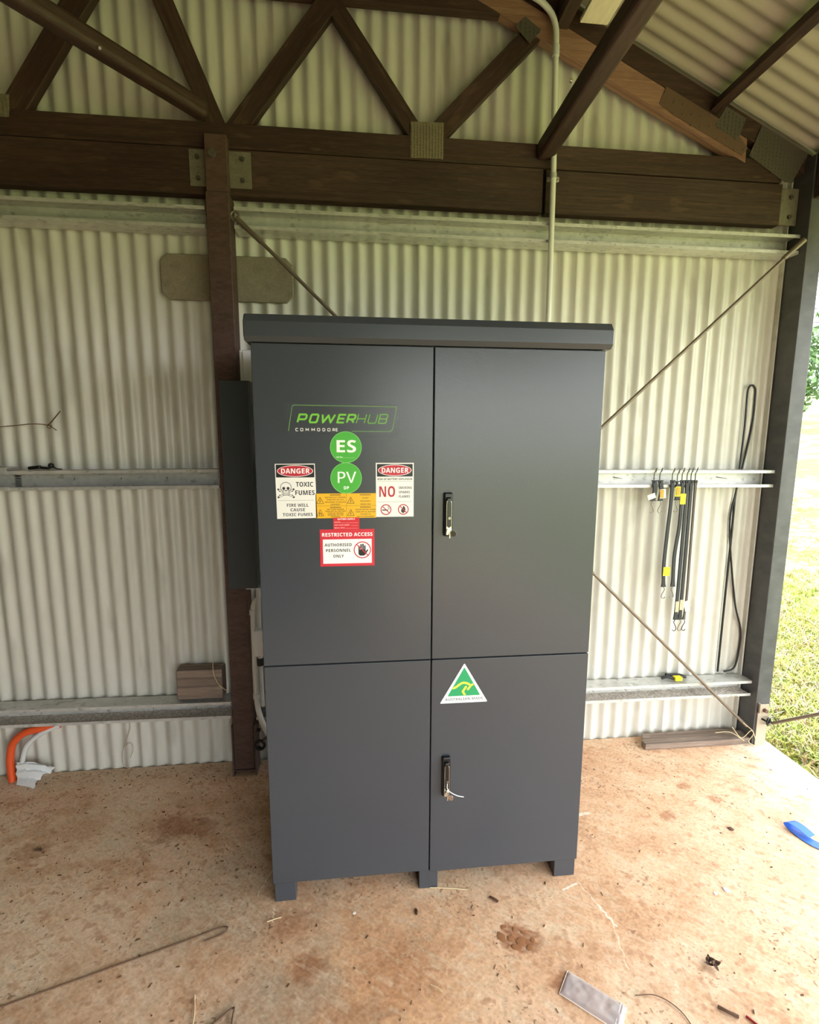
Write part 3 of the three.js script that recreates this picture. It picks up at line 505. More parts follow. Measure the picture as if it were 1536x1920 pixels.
  { // triangular made-in mark with a kangaroo
    const r = 0.005, s = new THREE.Shape(), A = [[0.3, 0.801], [0.4855, 0.8005], [0.3925, 0.9605]];
    A.forEach((p, i) => { const q = A[(i + 2) % 3], n = A[(i + 1) % 3], t = (a, b) => { const L = Math.hypot(b[0] - a[0], b[1] - a[1]); return [a[0] + (b[0] - a[0]) * r / L * 1.2, a[1] + (b[1] - a[1]) * r / L * 1.2]; }, e = t(p, q), f = t(p, n); i ? s.lineTo(...e) : s.moveTo(...e); s.quadraticCurveTo(...p, ...f); });
    sticker('made_in_sticker', 'white triangle label with a gold kangaroo on green', s, 0.3, 0.4855, 0.8005, 0.9605, (k, w, h) => {
      k.fillStyle = '#f6f6f4'; k.fillRect(0, 0, w, h); k.fillStyle = '#1f9c63'; k.strokeStyle = '#1f9c63'; k.lineJoin = 'round'; k.lineWidth = 5; k.beginPath(); k.moveTo(92.5, 21); k.lineTo(152, 129); k.lineTo(33, 129); k.closePath(); k.fill(); k.stroke();
      k.save(); k.clip(); const Y = '#f0d94a'; const cur = (pts, lw) => { k.strokeStyle = Y; k.lineWidth = lw; k.lineCap = 'round'; k.beginPath(); k.moveTo(...pts[0]); k.bezierCurveTo(...pts[1], ...pts[2], ...pts[3]); k.stroke(); };
      cur([[44, 100], [74, 100], [76, 64], [112, 86]], 8.5); line(k, [[108, 106], [120, 90], [140, 80]], Y, 8); line(k, [[134, 86], [131, 74], [142, 82]], Y, 6); line(k, [[100, 96], [88, 114], [97, 130]], Y, 8.5); k.restore();
      txt(k, 'AUSTRALIAN MADE', 94, 145, 14.5, '#55606a', { width: 148 });
    }, dLR);
  }
  // logo: flat painted strokes, cut out by an opacity map
  const LX0 = -0.245, LX1 = 0.145, LY0 = 1.815, LY1 = 1.92, LP = 5000;
  const strokes = (lines, w, cap = 'butt') => {
    const cv = document.createElement('canvas'); cv.width = Math.round((LX1 - LX0) * LP); cv.height = Math.round((LY1 - LY0) * LP);
    const k = cv.getContext('2d'); k.fillStyle = '#000'; k.fillRect(0, 0, cv.width, cv.height); k.strokeStyle = '#fff'; k.lineWidth = w * LP; k.lineJoin = 'round'; k.lineCap = cap;
    for (const L of lines) { k.beginPath(); L.forEach(([x, y], i) => { const X = (x - LX0) * LP, Y = (LY1 - y) * LP; i ? k.lineTo(X, Y) : k.moveTo(X, Y); }); k.stroke(); }
    const t = new THREE.CanvasTexture(cv); t.anisotropy = 8; return t;
  };
  const print = (name, alpha, color, label, dz) => part(name, new THREE.PlaneGeometry(LX1 - LX0, LY1 - LY0).translate((LX0 + LX1) / 2, (LY0 + LY1) / 2, Zf + 0.0004 + dz), new THREE.MeshStandardMaterial({ color, roughness: 0.45, alphaMap: alpha, transparent: true }), dUL, label);
  const px = (u, v) => [-0.2345 + (u - 195) / 973 * 0.3695 + 0.0, 1.9115 - (v - 96) / 240 * 0.0868]; // logo drawn on a 195..1168 by 96..336 grid
  const O = [[0.12, 0], [0, 0.14], [0, 0.86], [0.12, 1], [0.88, 1], [1, 0.86], [1, 0.14], [0.88, 0], [0.12, 0]];
  const GL = { P: [[[0, 0], [0, 1], [0.84, 1], [1, 0.86], [1, 0.52], [0.84, 0.38], [0, 0.38]]], O: [O.map(([x, y]) => [x, y]).concat([[0.2, 0]])], W: [[[0, 1], [0.2, 0], [0.5, 0.9], [0.8, 0], [1, 1]]], E: [[[1, 1], [0, 1], [0, 0], [1, 0]], [[0, 0.5], [0.9, 0.5]]], R: [[[0, 0], [0, 1], [0.84, 1], [1, 0.86], [1, 0.56], [0.84, 0.42], [0, 0.42]], [[0.5, 0.42], [1, 0]]], H: [[[0, 0], [0, 1]], [[1, 0], [1, 1]], [[0, 0.5], [1, 0.5]]], U: [[[0, 1], [0, 0.14], [0.12, 0], [0.88, 0], [1, 0.14], [1, 1]]], B: [[[0, 0], [0, 1], [0.84, 1], [1, 0.88], [1, 0.62], [0.86, 0.5], [0, 0.5]], [[0.86, 0.5], [1, 0.38], [1, 0.12], [0.86, 0], [0, 0]]], C: [[[1, 1], [0.1, 1], [0, 0.86], [0, 0.14], [0.1, 0], [1, 0]]], M: [[[0, 0], [0, 1], [0.5, 0.3], [1, 1], [1, 0]]], D: [[[0, 0], [0, 1], [0.7, 1], [1, 0.75], [1, 0.25], [0.7, 0], [0, 0]]] };
  const word = (s, boxes, yb, yt, shear) => s.split('').flatMap((ch, i) => GL[ch].map((L) => L.map(([x, y]) => { const [a, b] = boxes[i]; return px(a + x * (b - a) + shear * y, yb + (yt - yb) * y); })));
  print('logo_lettering', strokes(word('POWER', [[277, 343], [382, 446], [480, 592], [630, 690], [716, 778]], 253, 180, 22), 0.0065), '#79c83c', 'bold green slanted logo letters', 0);
  print('logo_lettering', strokes(word('HUB', [[802, 874], [904, 976], [1000, 1070]], 258, 175, 22), 0.0026), '#79c83c', 'thin green slanted logo letters', 0.0001);
  print('logo_frame', strokes([[px(196, 333), px(233, 112), px(240, 99), px(256, 94), px(1168, 102), px(1132, 312), px(1122, 328), px(1105, 335), px(760, 334)]], 0.0018), '#7cae5c', 'thin green slanted logo outline', 0.0002);
  print('logo_subtitle', strokes(word('COMMODORE', [[261, 281], [303, 324], [350, 374], [402, 427], [453, 474], [500, 520], [544, 566], [590, 605], [617, 633]], 333, 309, 0), 0.0019), '#f2f2ee', 'small white logo letters', 0.0003);
}
// ------------------------------------------------------------------ beside the cabinet
{
  const b = thing('side_box', 'narrow dark grey metal box on the brown post beside the cabinet', 'box');
  part('box_body', span(-0.633, -0.497, 1.075, 2.066, 0.1365, 0.235, 0.002), M.coatDark, b); part('box_cover', span(-0.628, -0.499, 1.078, 2.064, 0.236, 0.251, 0.002), M.coatDark, b);
  const w = thing('wall_enclosure', 'white plastic enclosure on the wall seen between post and cabinet', 'enclosure');
  part('enclosure_body', span(-0.557, -0.33, 1.7, 2.22, 0.108, 0.135, 0.003), M.white, w);
  part('enclosure_cover', span(-0.54, -0.33, 1.7, 2.212, 0.1355, 0.15, 0.004), M.white, w);
  const j = thing('junction_box', 'small white junction box beside the bent conduit', 'junction box');
  part('box_body', span(-0.531, -0.47, 0.709, 0.845, 0.15, 0.215, 0.004), M.white, j); part('screw', cyl(V(-0.534, 0.775, 0.19), V(-0.528, 0.775, 0.19), 0.005), M.black, j);
  part('conduit_entry', cyl(V(-0.512, 0.845, 0.17), V(-0.508, 1.06, 0.17), 0.012), M.greyPvc, j); part('conduit_entry', cyl(V(-0.512, 0.66, 0.17), V(-0.512, 0.71, 0.17), 0.013), M.greyPvc, j); part('gland', cyl(V(-0.512, 0.645, 0.17), V(-0.512, 0.685, 0.17), 0.017, 0.016, 8), M.black, j); part('cable', cyl(V(-0.51, 0.42, 0.17), V(-0.512, 0.65, 0.17), 0.011), M.greyPvc, j);
  part('top_flange', span(-0.56, -0.49, 1.062, 1.068, 0.14, 0.21, 0.001), M.white, j);
  const p = thing('conduit', 'white bent conduit running down beside the brown post', 'conduit');
  part('pipe', tube([[-0.47, 1.02, 0.15], [-0.51, 1.012, 0.15], [-0.543, 0.985, 0.15], [-0.559, 0.93, 0.15], [-0.561, 0.716, 0.15], [-0.561, 0.47, 0.15], [-0.549, 0.36, 0.15], [-0.522, 0.28, 0.15], [-0.49, 0.215, 0.15]].map(([x, y, z]) => [x + 0.018, y, z + 0.005]), 0.0145, 60, 12), M.pvc, p);
  for (const y of [0.925, 0.47]) part('coupling', cyl(V(-0.543, y - 0.014, 0.155), V(-0.542, y + 0.014, 0.155), 0.018, 0.018, 14), M.pvc, p);
  // overhead conduit
  const o = thing('conduit', 'long pale conduit dropping from the roof past the beam to the cabinet', 'conduit');
  part('pipe', tube([[0.8, 1.97, 0.331], [0.8, 1.97, 0.26], [0.86, 2.0, 0.16], [0.955, 2.1, 0.125], [0.964, 2.4, 0.125], [0.96, 3.07, 0.125], [0.951, 3.4, 0.125], [0.948, 3.62, 0.125], [0.944, 3.7, 0.125], [0.92, 3.757, 0.128], [0.86, 3.8, 0.135], [0.7, 3.87, 0.135], [0.3, 4.07, 0.125]], 0.0135, 120, 12, false, 0.35), M.pvc, o);
  part('coupling', cyl(V(0.948, 3.585, 0.125), V(0.947, 3.63, 0.125), 0.017, 0.017, 14), M.greyPvc, o);
  part('saddle_clip', [cyl(V(0.9605, 3.055, 0.125), V(0.9602, 3.078, 0.125), 0.0165, 0.0165, 14), span(0.94, 1.0, 3.058, 3.076, 0.086, 0.1, 0.002)], M.galv, o); part('saddle_screw', cyl(V(0.99, 3.067, 0.099), V(0.99, 3.067, 0.108), 0.008), M.chrome, o);
  // grey board tucked behind the post
  const s = new THREE.Shape(), X0 = -0.93, X1 = -0.311, Y0 = 2.472, Y1 = 2.676, k = 0.032; [[X0 + k, Y0], [X1 - k, Y0], [X1, Y0 + k], [X1, Y1 - k], [X1 - k, Y1], [X0 + k, Y1], [X0, Y1 - k], [X0, Y0 + k]].forEach((q, i) => i ? s.lineTo(...q) : s.moveTo(...q));
  solo('wall_board', 'plain grey board with clipped corners held behind the brown post', 'board', metreUV(extr(s, 0.012, 0.003).translate(0, 0, 0.008), [1, 0.2, 0.01]), M.board);
  // offcut block on the low girt
  solo('timber_offcut', 'weathered block of hardwood sitting on the low girt beside the post', 'wood block', bx(0.235, 0.165, 0.075, 0.006, 2).rotateZ(-0.01).translate(-0.845, 0.515, 0.058), M.oldWood);
  // plank on the slab
  const pk = extr([[1.66, 0.075], [1.7, 0.012], [2.26, 0.012], [2.33, 0.04], [2.315, 0.115], [2.22, 0.12], [1.66, 0.115]].map(([x, z]) => [x, -z]), 0.03, 0.003).rotateX(-Math.PI / 2);
  solo('plank', 'short weathered grey plank lying on the slab at the wall foot', 'plank', metreUV(pk.NI().translate(0, 0.004, 0.02), [1, 0.03, 0.1]), M.oldWood);
}
// ------------------------------------------------------------------ rubber straps on the mid girt
{
  const hookTop = (x, y, z) => tube([[x - 0.004, y - 0.064, z], [x - 0.004, y - 0.03, z], [x + 0.004, y - 0.006, z], [x + 0.012, y + 0.003, z - 0.006], [x + 0.016, y - 0.004, z - 0.014], [x + 0.015, y - 0.02, z - 0.017]], 0.0026, 22, 6);
  const hookLow = (x, y, z, f = 1) => tube([[x, y, z], [x + 0.008 * f, y - 0.015, z], [x - 0.004 * f, y - 0.04, z], [x - 0.008 * f, y - 0.058, z], [x + 0.004 * f, y - 0.068, z], [x + 0.014 * f, y - 0.06, z]], 0.0026, 22, 6);
  const Z = 0.122;
  const strapBody = (pts, w, mtl, o) => {
    const c = new THREE.CatmullRomCurve3(pts.map((p) => V(p[0], p[1], Z))), n = 24, g = [];
    const P = c.getPoints(n), pos = [], idx = [];
    P.forEach((q, i) => { const t = i / n, e = Math.max(sst(0.06, 0, t), sst(0.94, 1, t)), hw = w / 2 * (1 + 0.55 * e), th = 0.0045; for (const [a, b] of [[-hw, -th], [hw, -th], [hw, th], [-hw, th]]) pos.push(q.x + a, q.y, q.z + b); });
    for (let i = 0; i < n; i++) for (let k = 0; k < 4; k++) { const a = i * 4 + k, b = i * 4 + (k + 1) % 4; idx.push(a, b, a + 4, b, b + 4, a + 4); }
    const L = n * 4; idx.push(0, 2, 1, 0, 3, 2, L, L + 1, L + 2, L, L + 2, L + 3);
    const G2 = new THREE.BufferGeometry(); G2.setAttribute('position', new THREE.Float32BufferAttribute(pos, 3)); G2.setIndex(idx); const q = G2.NI(); q.computeVertexNormals(); part('rubber_band', q, mtl, o);
  };
  const tag = (x, y, w, h, m, o, l, rz = 0) => part('tag', bx(w, h, 0.002, 0.0005).rotateZ(rz).translate(x, y, Z + 0.007), m, o, l);
  const S = [
    ['short black rubber strap with a white tag, leftmost on the girt', [[1.6, 1.585], [1.606, 1.53], [1.598, 1.472]], 0.022, -1, (o) => tag(1.585, 1.497, 0.045, 0.028, M.paper, o, 'white paper tag', 0.35)],
    ['short black rubber strap with a cream and gold tag, second from left', [[1.633, 1.585], [1.644, 1.53], [1.64, 1.472]], 0.022, 1, (o) => { tag(1.648, 1.512, 0.036, 0.05, M.paper, o, 'cream tag', 0.1); part('tag', bx(0.022, 0.045, 0.002, 0).translate(1.642, 1.512, Z + 0.0095), mat('#b9922e', 0.6), o, 'gold print'); }],
    ['long black rubber strap with a yellow tag near its lower end', [[1.705, 1.585], [1.704, 1.45], [1.697, 1.29], [1.692, 1.1], [1.699, 0.985]], 0.0165, 1, (o) => tag(1.706, 1.075, 0.04, 0.05, M.yellow, o, 'bright yellow tag')],
    ['short black strap with a gold tag hanging between the long ones', [[1.735, 1.58], [1.74, 1.53], [1.738, 1.475]], 0.022, -1, (o) => { tag(1.735, 1.523, 0.03, 0.055, M.yellow, o, 'yellow tag'); part('tag', bx(0.019, 0.045, 0.002, 0).translate(1.735, 1.525, Z + 0.0095), mat('#b9922e', 0.6), o, 'gold print'); }],
    ['long bowed black rubber strap with a yellow tag near its top', [[1.762, 1.585], [1.766, 1.45], [1.765, 1.33], [1.75, 1.16], [1.755, 0.985]], 0.0165, -1, (o) => tag(1.768, 1.482, 0.032, 0.058, M.yellow, o, 'bright yellow tag')],
    ['longest black strap taped near its hook, left of three', [[1.791, 1.585], [1.79, 1.2], [1.787, 0.79]], 0.0165, -1, (o) => tag(1.787, 0.868, 0.022, 0.062, M.tape, o, 'grey tape wrap')],
    ['longest black strap taped near its hook, middle of three', [[1.814, 1.585], [1.815, 1.2], [1.813, 0.79]], 0.0155, 1, (o) => tag(1.813, 0.878, 0.022, 0.06, M.tape, o, 'grey tape wrap')],
    ['longest strap with worn brown rubber and frayed tape, rightmost on the girt', [[1.839, 1.585], [1.842, 1.2], [1.844, 0.9], [1.838, 0.79]], 0.0105, 1, (o) => { tag(1.843, 0.87, 0.028, 0.06, M.paper, o, 'frayed cream tape', 0.3); part('tag', tube([[1.832, 0.862, Z + 0.01], [1.86, 0.875, Z + 0.012], [1.868, 0.89, Z + 0.01]], 0.0016, 10, 5), M.paper, o, 'loose tape thread'); }]];
  S.forEach(([label, pts, w, f, extra], i) => {
    const o = thing('rubber_strap', label, 'strap', [0, 0, 0], 'rubber tarp straps hooked over the girt');
    part('hook', hookTop(pts[0][0], pts[0][1] + 0.062, Z), M.bolt, o); strapBody(pts, w, i === 7 ? M.rubberWorn : M.rubber, o);
    const e = pts[pts.length - 1]; part('hook', hookLow(e[0], e[1], Z, f), i === 7 || i === 5 ? M.bolt : M.steel, o); extra(o);
    part('rivet', cyl(V(pts[0][0] + 0.002, pts[0][1] - 0.01, Z + 0.003), V(pts[0][0] + 0.002, pts[0][1] - 0.01, Z + 0.009), 0.006, 0.005, 10), i === 3 ? M.chrome : M.black, o);
  });
  const l = thing('rubber_strap', 'coiled black strap with a yellow tag lying on the low right girt', 'strap');
  part('rubber_band', [tube([[1.78, 0.4, 0.05], [1.81, 0.412, 0.06], [1.85, 0.404, 0.07], [1.9, 0.41, 0.06], [1.93, 0.4, 0.05], [1.9, 0.405, 0.03], [1.82, 0.408, 0.03]], 0.009, 40, 8)], M.rubber, l);
  part('tag', bx(0.045, 0.022, 0.03, 0.002).translate(1.865, 0.408, 0.075), M.yellow, l, 'yellow tag');
  const cb = thing('black_cable', 'black cable looped up the wall beside the steel column', 'cable');
  part('cable_run', [tube([[2.176, 1.45, 0.006], [2.186, 1.64, 0.006], [2.193, 1.878, 0.006], [2.19, 2.06, 0.006], [2.198, 2.1, 0.006], [2.213, 2.109, 0.006], [2.23, 2.1, 0.006], [2.239, 2.06, 0.006], [2.237, 1.878, 0.006], [2.203, 1.64, 0.006], [2.178, 1.5, 0.006], [2.158, 1.294, 0.01], [2.235, 0.855, 0.01], [2.29, 0.68, 0.01], [2.297, 0.56, 0.01], [2.275, 0.43, 0.014], [2.21, 0.402, 0.014]], 0.0052, 160, 8)], M.black, cb);
  part('cable_run', tube([[2.176, 1.45, 0.006], [2.177, 1.255, 0.006], [2.175, 0.9, 0.006], [2.173, 0.402, 0.006]], 0.006, 40, 8), M.black, cb, 'doubled cable strand');
}
// ------------------------------------------------------------------ left of the post
{
  solo('orange_conduit', 'orange conduit curving out of the slab under the low girt', 'conduit', tube([[-1.845, 0, 0.05], [-1.846, 0.06, 0.05], [-1.842, 0.135, 0.05], [-1.819, 0.215, 0.05], [-1.756, 0.268, 0.045], [-1.658, 0.281, 0.03], [-1.6, 0.285, 0.012]], 0.0185, 50, 14), M.orange);
  const g = thing('grey_conduit', 'pale grey conduit rising from crumpled plastic beside the orange conduit', 'conduit');
  part('pipe', tube([[-1.783, 0, 0.06], [-1.784, 0.08, 0.06], [-1.76, 0.178, 0.06], [-1.721, 0.231, 0.05], [-1.649, 0.272, 0.035], [-1.6, 0.285, 0.02]], 0.013, 40, 12), M.greyPvc, g);
  const n = 30, pos = [], idx = []; // crumpled white wrap: a gathered neck that fans out into folds
  for (let i = 0; i <= n; i++) for (let j = 0; j <= n; j++) {
    const u = i / n, v = j / n, fold = Math.abs(((v * 6 + u * 0.7) % 1) - 0.5) * 2, rag = (vn(v * 9, 4) - 0.5) * 0.05 * u;
    const spread = 0.03 + 0.1 * u, arch = Math.sin(Math.PI * v);
    pos.push(-1.80 + (u * 0.16 + rag) * (0.75 + 0.25 * arch), 0.003 + arch * (0.1 - 0.06 * u * u) + fold * 0.03 * (0.3 + u) * arch + 0.012 * fbm(u * 9, v * 11, 2) * arch, 0.07 + (v - 0.5) * spread + (fold - 0.5) * 0.012);
  }
  for (let i = 0; i < n; i++) for (let j = 0; j < n; j++) { const a = i * (n + 1) + j; idx.push(a, a + 1, a + n + 1, a + 1, a + n + 2, a + n + 1); }
  const cg = new THREE.BufferGeometry(); cg.setAttribute('position', new THREE.Float32BufferAttribute(pos, 3)); cg.setIndex(idx); const cq = cg.NI(); cq.computeVertexNormals();
  solo('plastic_wrap', 'crumpled white plastic wrap at the wall foot by the grey conduit', 'plastic wrap', cq, mat('#e6e8e8', 0.35, { side: THREE.DoubleSide }));
  solo('bent_wire', 'thin forked wire hanging on the wall above the mid girt at left', 'wire', [tube([[-1.8, 1.845, 0.05], [-1.66, 1.858, 0.05], [-1.56, 1.868, 0.05], [-1.49, 1.862, 0.05], [-1.455, 1.838, 0.05]], 0.0022, 24, 5), tube([[-1.49, 1.862, 0.05], [-1.46, 1.895, 0.05], [-1.43, 1.93, 0.05]], 0.003, 10, 5), new THREE.TorusGeometry(0.01, 0.0018, 5, 12).translate(-1.487, 1.858, 0.05)], M.rust);
  const cl = thing('spring_clamp', 'small black clamp lying on the mid girt at the far left', 'clamp', [-1.53, 1.655, 0.07]);
  part('clamp_body', [bx(0.055, 0.016, 0.02, 0.005).rotateZ(0.12).translate(-0.03, 0.004, 0), bx(0.04, 0.012, 0.016, 0.004).rotateZ(-0.1).translate(0.018, 0.002, 0)], M.black, cl); part('clamp_ball', new THREE.SphereGeometry(0.013, 12, 8).translate(0.045, 0.014, 0), M.black, cl); part('clamp_tail', tube([[0.05, 0.012, 0], [0.075, -0.001, 0.01], [0.1, -0.003, 0.012]], 0.003, 12, 6), M.black, cl);
  solo('dry_vine', 'wispy dry vine curled on the wall under the low left girt', 'vine', [tube([[-1.262, 0.32, 0.012], [-1.25, 0.25, 0.012], [-1.275, 0.17, 0.015], [-1.3, 0.1, 0.015], [-1.3, 0.03, 0.015], [-1.27, 0.012, 0.02]], 0.0022, 30, 5), tube([[-1.29, 0.13, 0.015], [-1.255, 0.16, 0.018], [-1.24, 0.12, 0.018], [-1.26, 0.07, 0.016]], 0.0018, 20, 5)], mat('#b5a890', 0.8));
  solo('dry_twig', 'thin curved twig leaning on the hardwood block by the post', 'twig', tube([[-0.775, 0.66, 0.075], [-0.77, 0.58, 0.1], [-0.74, 0.52, 0.115], [-0.7, 0.485, 0.118]], 0.002, 20, 5), M.straw);
  solo('frayed_twine', 'tangle of frayed twine caught at the column foot', 'twine', [[[2.2, 0.11, 0.13], [2.25, 0.05, 0.15], [2.3, 0.1, 0.16], [2.33, 0.045, 0.165]], [[2.26, 0.14, 0.14], [2.31, 0.09, 0.165], [2.29, 0.03, 0.16], [2.33, 0.004, 0.17]], [[2.12, 0.06, 0.1], [2.2, 0.07, 0.12], [2.27, 0.03, 0.15]]].map((p) => tube(p, 0.002, 24, 5)), M.straw);
}
// ------------------------------------------------------------------ clutter on the slab
{
  solo('bent_wire', 'long rusty wire with a hooked end lying on the slab', 'wire', tube([[-2.0, 0.004, 1.45], [-1.156, 0.004, 1.188], [-0.62, 0.004, 1.022], [-0.53, 0.006, 0.992], [-0.502, 0.01, 0.993], [-0.496, 0.01, 1.006], [-0.51, 0.006, 1.018], [-0.57, 0.004, 1.036]], 0.0026, 90, 6, false, 0.2), M.rust);
  solo('bent_wire', 'short bent wire end at the bottom edge of the slab view', 'wire', tube([[-0.62, 0.004, 1.42], [-0.46, 0.006, 1.302], [-0.412, 0.012, 1.268], [-0.41, 0.008, 1.3], [-0.4, 0.004, 1.38]], 0.003, 30, 6, false, 0.2), M.rust);
  // blue webbing: it runs in from the right, folds over itself and its cut end lies on top
  { const C = [[2.42, 0.012, 0.985], [2.2, 0.004, 0.965], [2.07, 0.004, 0.905], [2.022, 0.004, 0.858], [2.004, 0.005, 0.805], [2.0, 0.007, 0.765], [1.996, 0.019, 0.748], [2.0, 0.033, 0.762], [2.015, 0.032, 0.79], [2.034, 0.018, 0.836]].map((p) => V(...p));
    const Wd = [[0, 0, 1], [-0.2, 0, 1], [-0.62, 0, 0.78], [-0.85, 0, 0.5], [-0.95, 0, 0.1], [-0.95, 0, 0.0], [-0.95, 0, 0.05], [-0.95, 0, 0.12], [-0.93, 0, 0.25], [-0.93, 0, 0.3]].map((p) => V(...p).normalize());
    const cv = new THREE.CatmullRomCurve3(C), n = 60, pos = [], idx = [], hw = 0.0235;
    for (let i = 0; i <= n; i++) {
      const q = i / n * (C.length - 1), k = Math.min(C.length - 2, Math.floor(q)), p = cv.getPoint(i / n), w = Wd[k].clone().lerp(Wd[k + 1], q - k).normalize(), up = cv.getTangent(i / n).cross(w).normalize();
      for (const [a, o] of [[-hw, 0.001], [hw, 0.001], [hw, -0.001], [-hw, -0.001]]) { const P = p.clone().addScaledVector(w, a).addScaledVector(up, o); pos.push(P.x, Math.max(0.0015, P.y), P.z); }
    }
    for (let i = 0; i < n; i++) for (let k = 0; k < 4; k++) { const a = i * 4 + k, b = i * 4 + (k + 1) % 4; idx.push(a, b, a + 4, b, b + 4, a + 4); }
    const L = n * 4; idx.push(0, 2, 1, 0, 3, 2, L, L + 1, L + 2, L, L + 2, L + 3);
    const g = new THREE.BufferGeometry(); g.setAttribute('position', new THREE.Float32BufferAttribute(pos, 3)); g.setIndex(idx); const q = g.toNonIndexed(); q.computeVertexNormals();
    solo('webbing_strap', 'bright blue webbing strap end folded over itself on the slab at right', 'strap', q, M.blue); }
  // clear zip bag
  { const bag = thing('zip_bag', 'small clear plastic zip bag lying flat on the slab', 'plastic bag', [0.735, 0, 1.36]);
    const W = 0.19, H = 0.085, nx = 40, ny = 18, g = new THREE.PlaneGeometry(W, H, nx, ny).rotateX(-Math.PI / 2), p = g.attributes.position;
    for (let i = 0; i < p.count; i++) { const x = p.getX(i), z = p.getZ(i), e = Math.min(1, (W / 2 - Math.abs(x)) / 0.008, (H / 2 - Math.abs(z)) / 0.008); p.setY(i, 0.003 + e * (0.003 + 0.006 * fbm(x * 50 + 9, z * 60, 3))); }
    g.computeVertexNormals();
    const clear = new THREE.MeshPhysicalMaterial({ color: '#e4dfe2', roughness: 0.22, transmission: 0.62, thickness: 0, ior: 1.45, side: THREE.DoubleSide, specularIntensity: 1 }), rimM = mat('#efe9e2', 0.3);

    const A = -0.72;
    const add = (n, q, m, l) => part(n, (Array.isArray(q) ? join(q) : q).rotateY(A), m, bag, l);
    add('bag_film', g, clear); add('seam', [[W, 0, H / 2], [W, 0, -H / 2]].map(([w, x, z]) => bx(w, 0.003, 0.002, 0.001).translate(x, 0.003, z)).concat([bx(0.002, 0.003, H, 0.001).translate(-W / 2, 0.003, 0), bx(0.002, 0.003, H, 0.001).translate(W / 2, 0.003, 0)]), rimM);
    for (const dx of [0.0, 0.008]) add('zip_ridge', bx(0.0022, 0.0035, H, 0.001).translate(W / 2 - 0.018 + dx, 0.007, 0), rimM);
  }
  const blob = (r, n, flat, s) => { const g = new THREE.IcosahedronGeometry(r, 2), p = g.attributes.position; for (let i = 0; i < p.count; i++) { const v = V(p.getX(i), p.getY(i), p.getZ(i)), k = 0.6 + 0.8 * fbm(v.x / r * 1.7 + s, v.z / r * 1.7 + v.y / r + s * 3, 3); p.setXYZ(i, v.x * k, Math.max(-0.0005, v.y * k * flat), v.z * k); } g.computeVertexNormals(); return g; };
  // flakes of dried mud
  const mud = [[0.52, 1.09], [0.555, 1.105], [0.585, 1.12], [0.535, 1.135], [0.5, 1.125], [0.565, 1.15], [0.61, 1.15], [0.545, 1.17], [0.59, 1.175]];
  { const t = thing('mud_patch', 'crust of dried orange mud flakes in front of the cabinet', 'mud', [0.55, 0, 1.13]); mud.forEach(([x, z], i) => part('mud_flake', blob(rr(0.008, 0.02), 1, 0.07, i * 7).scale(1, 1, rr(0.5, 1)).rotateY(i * 1.3).translate(x - 0.55, 0.001, z - 1.13), M.clod, t)); }
  // dead leaf clump, sticks, chips
  solo('leaf_clump', 'dark shrivelled leaf clump on the slab at lower right', 'dead leaf', [0, 1, 2, 3, 4].map((i) => { const g = new THREE.PlaneGeometry(0.038, 0.016, 6, 3), p = g.attributes.position; for (let k = 0; k < p.count; k++) { const x = p.getX(k) / 0.019; p.setY(k, p.getY(k) * (1.05 - x * x)); p.setZ(k, 0.008 * x * x + p.getY(k) * p.getY(k) * 60); } g.computeVertexNormals(); return g.rotateX(-1.2).rotateY(i * 1.35).translate(1.195 + 0.011 * Math.cos(i * 1.4), 0.011, 1.3 + 0.012 * Math.sin(i * 1.4)); }), M.leaf);
  solo('stick', 'short dark brown stick near the lower right of the slab', 'stick', tube([[1.125, 0.005, 1.418], [1.145, 0.007, 1.437], [1.17, 0.005, 1.452]], 0.005, 10, 7), M.leaf);
  solo('stick', 'thin red stick at the bottom right of the slab', 'stick', tube([[1.195, 0.004, 1.452], [1.225, 0.005, 1.5], [1.25, 0.004, 1.54]], 0.0038, 8, 7), mat('#8d2224', 0.5));
  solo('stick', 'dark brown bark stick just in front of the cabinet, right of its middle foot', 'stick', tube([[0.5, 0.004, 0.968], [0.515, 0.006, 0.982], [0.527, 0.004, 0.992]], 0.0048, 8, 7), M.leaf);
  solo('stick', 'dark bark scrap in front of the middle cabinet foot, to its left', 'stick', tube([[0.2, 0.004, 0.99], [0.206, 0.005, 1.0], [0.202, 0.004, 1.012]], 0.004, 8, 7), M.leaf);
  solo('leaf_clump', 'dark dead leaf scrap on the slab at far left', 'dead leaf', [0, 1, 2].map((i) => new THREE.CircleGeometry(0.014, 5).scale(1, 0.5, 1).rotateX(-1.1).rotateY(i * 2).translate(-1.425 + i * 0.012, 0.007, 0.548)), M.leaf);
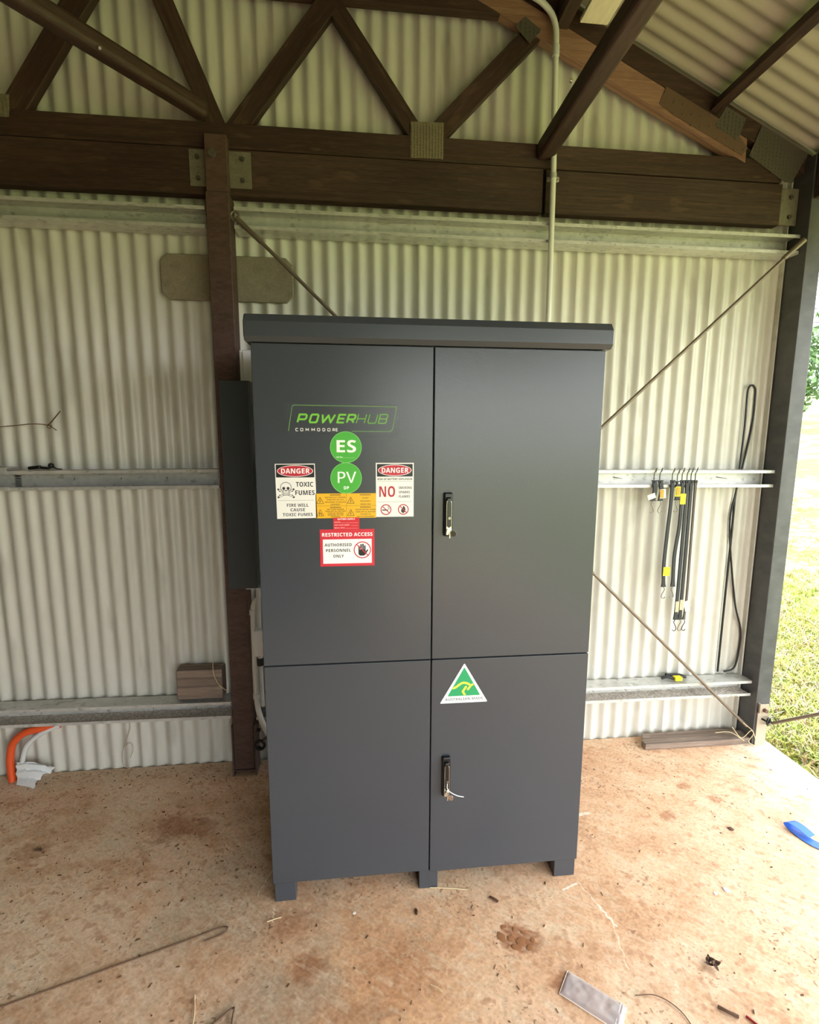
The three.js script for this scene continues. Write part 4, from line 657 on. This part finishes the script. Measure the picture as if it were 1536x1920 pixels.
  [[1.46, 1.03, 0.012, 'largest white paint chip right of the cabinet'], [1.405, 1.042, 0.007, 'smaller white paint chip right of the cabinet'], [-0.035, 0.98, 0.006, 'white chip between the left and middle cabinet feet']].forEach(([x, z, r, l], i) => solo('paint_chip', l, 'paint chip', blob(r, 1, 0.3, i * 11 + 3).translate(x, 0.001, z), M.chip));
  solo('bark_scrap', 'small dark scrap of bark on the slab right of the cabinet', 'bark', blob(0.012, 1, 0.4, 31).translate(1.715, 0.001, 0.74), M.leaf);
  [[[-0.55, 1.215], [-0.525, 1.325], 'pale straw on the slab left of the bottom wire end'], [[0.22, 1.262], [0.255, 1.29], 'pale straw lying below the middle cabinet foot'], [[0.27, 0.905], [0.42, 0.93], 'thin straw poking from under the right lower door'], [[-0.36, 0.985], [-0.31, 0.972], 'white straw at the left cabinet foot']].forEach(([a, b, l]) => solo('straw', l, 'straw', tube([[a[0], 0.004, a[1]], [(a[0] + b[0]) / 2 + 0.004, 0.006, (a[1] + b[1]) / 2], [b[0], 0.004, b[1]]], 0.002, 8, 5), M.straw));
  solo('dry_vine', 'curled dark tendril on the slab right of the zip bag', 'tendril', tube([[0.88, 0.003, 1.36], [0.95, 0.005, 1.37], [1.0, 0.004, 1.42], [1.01, 0.003, 1.5]], 0.0016, 24, 5), M.rust);
  // crumbs of leaf and bark that nobody could count
  const cg = [], cols = [];
  for (let i = 0; i < 620; i++) {
    const near = rnd() < 0.45, x = near ? rr(-2.0, -0.5) : rr(-2.1, 2.35), z = near ? 0.03 + Math.pow(rnd(), 1.5) * 0.9 : rr(0.02, 1.7);
    if ((x > -0.36 && x < 0.9 && z > 0.3 && z < 0.91) || (x > 1.6 && z < 0.15)) continue;
    const l = 0.0015 + 0.007 * Math.pow(rnd(), 2.4), g = bx(l * 2, rr(0.001, 0.0025), rr(0.0012, 0.0045), 0).rotateY(rnd() * 6.28).translate(x, 0.0018, z); cg.push(g);
  }
  const lit = new THREE.Mesh(join(cg), mat('#5e4129', 0.9)); lit.name = 'leaf_crumbs'; lit.castShadow = lit.receiveShadow = true; lit.userData = { kind: 'stuff', label: 'tiny crumbs of leaf and bark scattered over the slab', category: 'debris' }; scene.add(lit);
}
renderer.render(scene, camera);
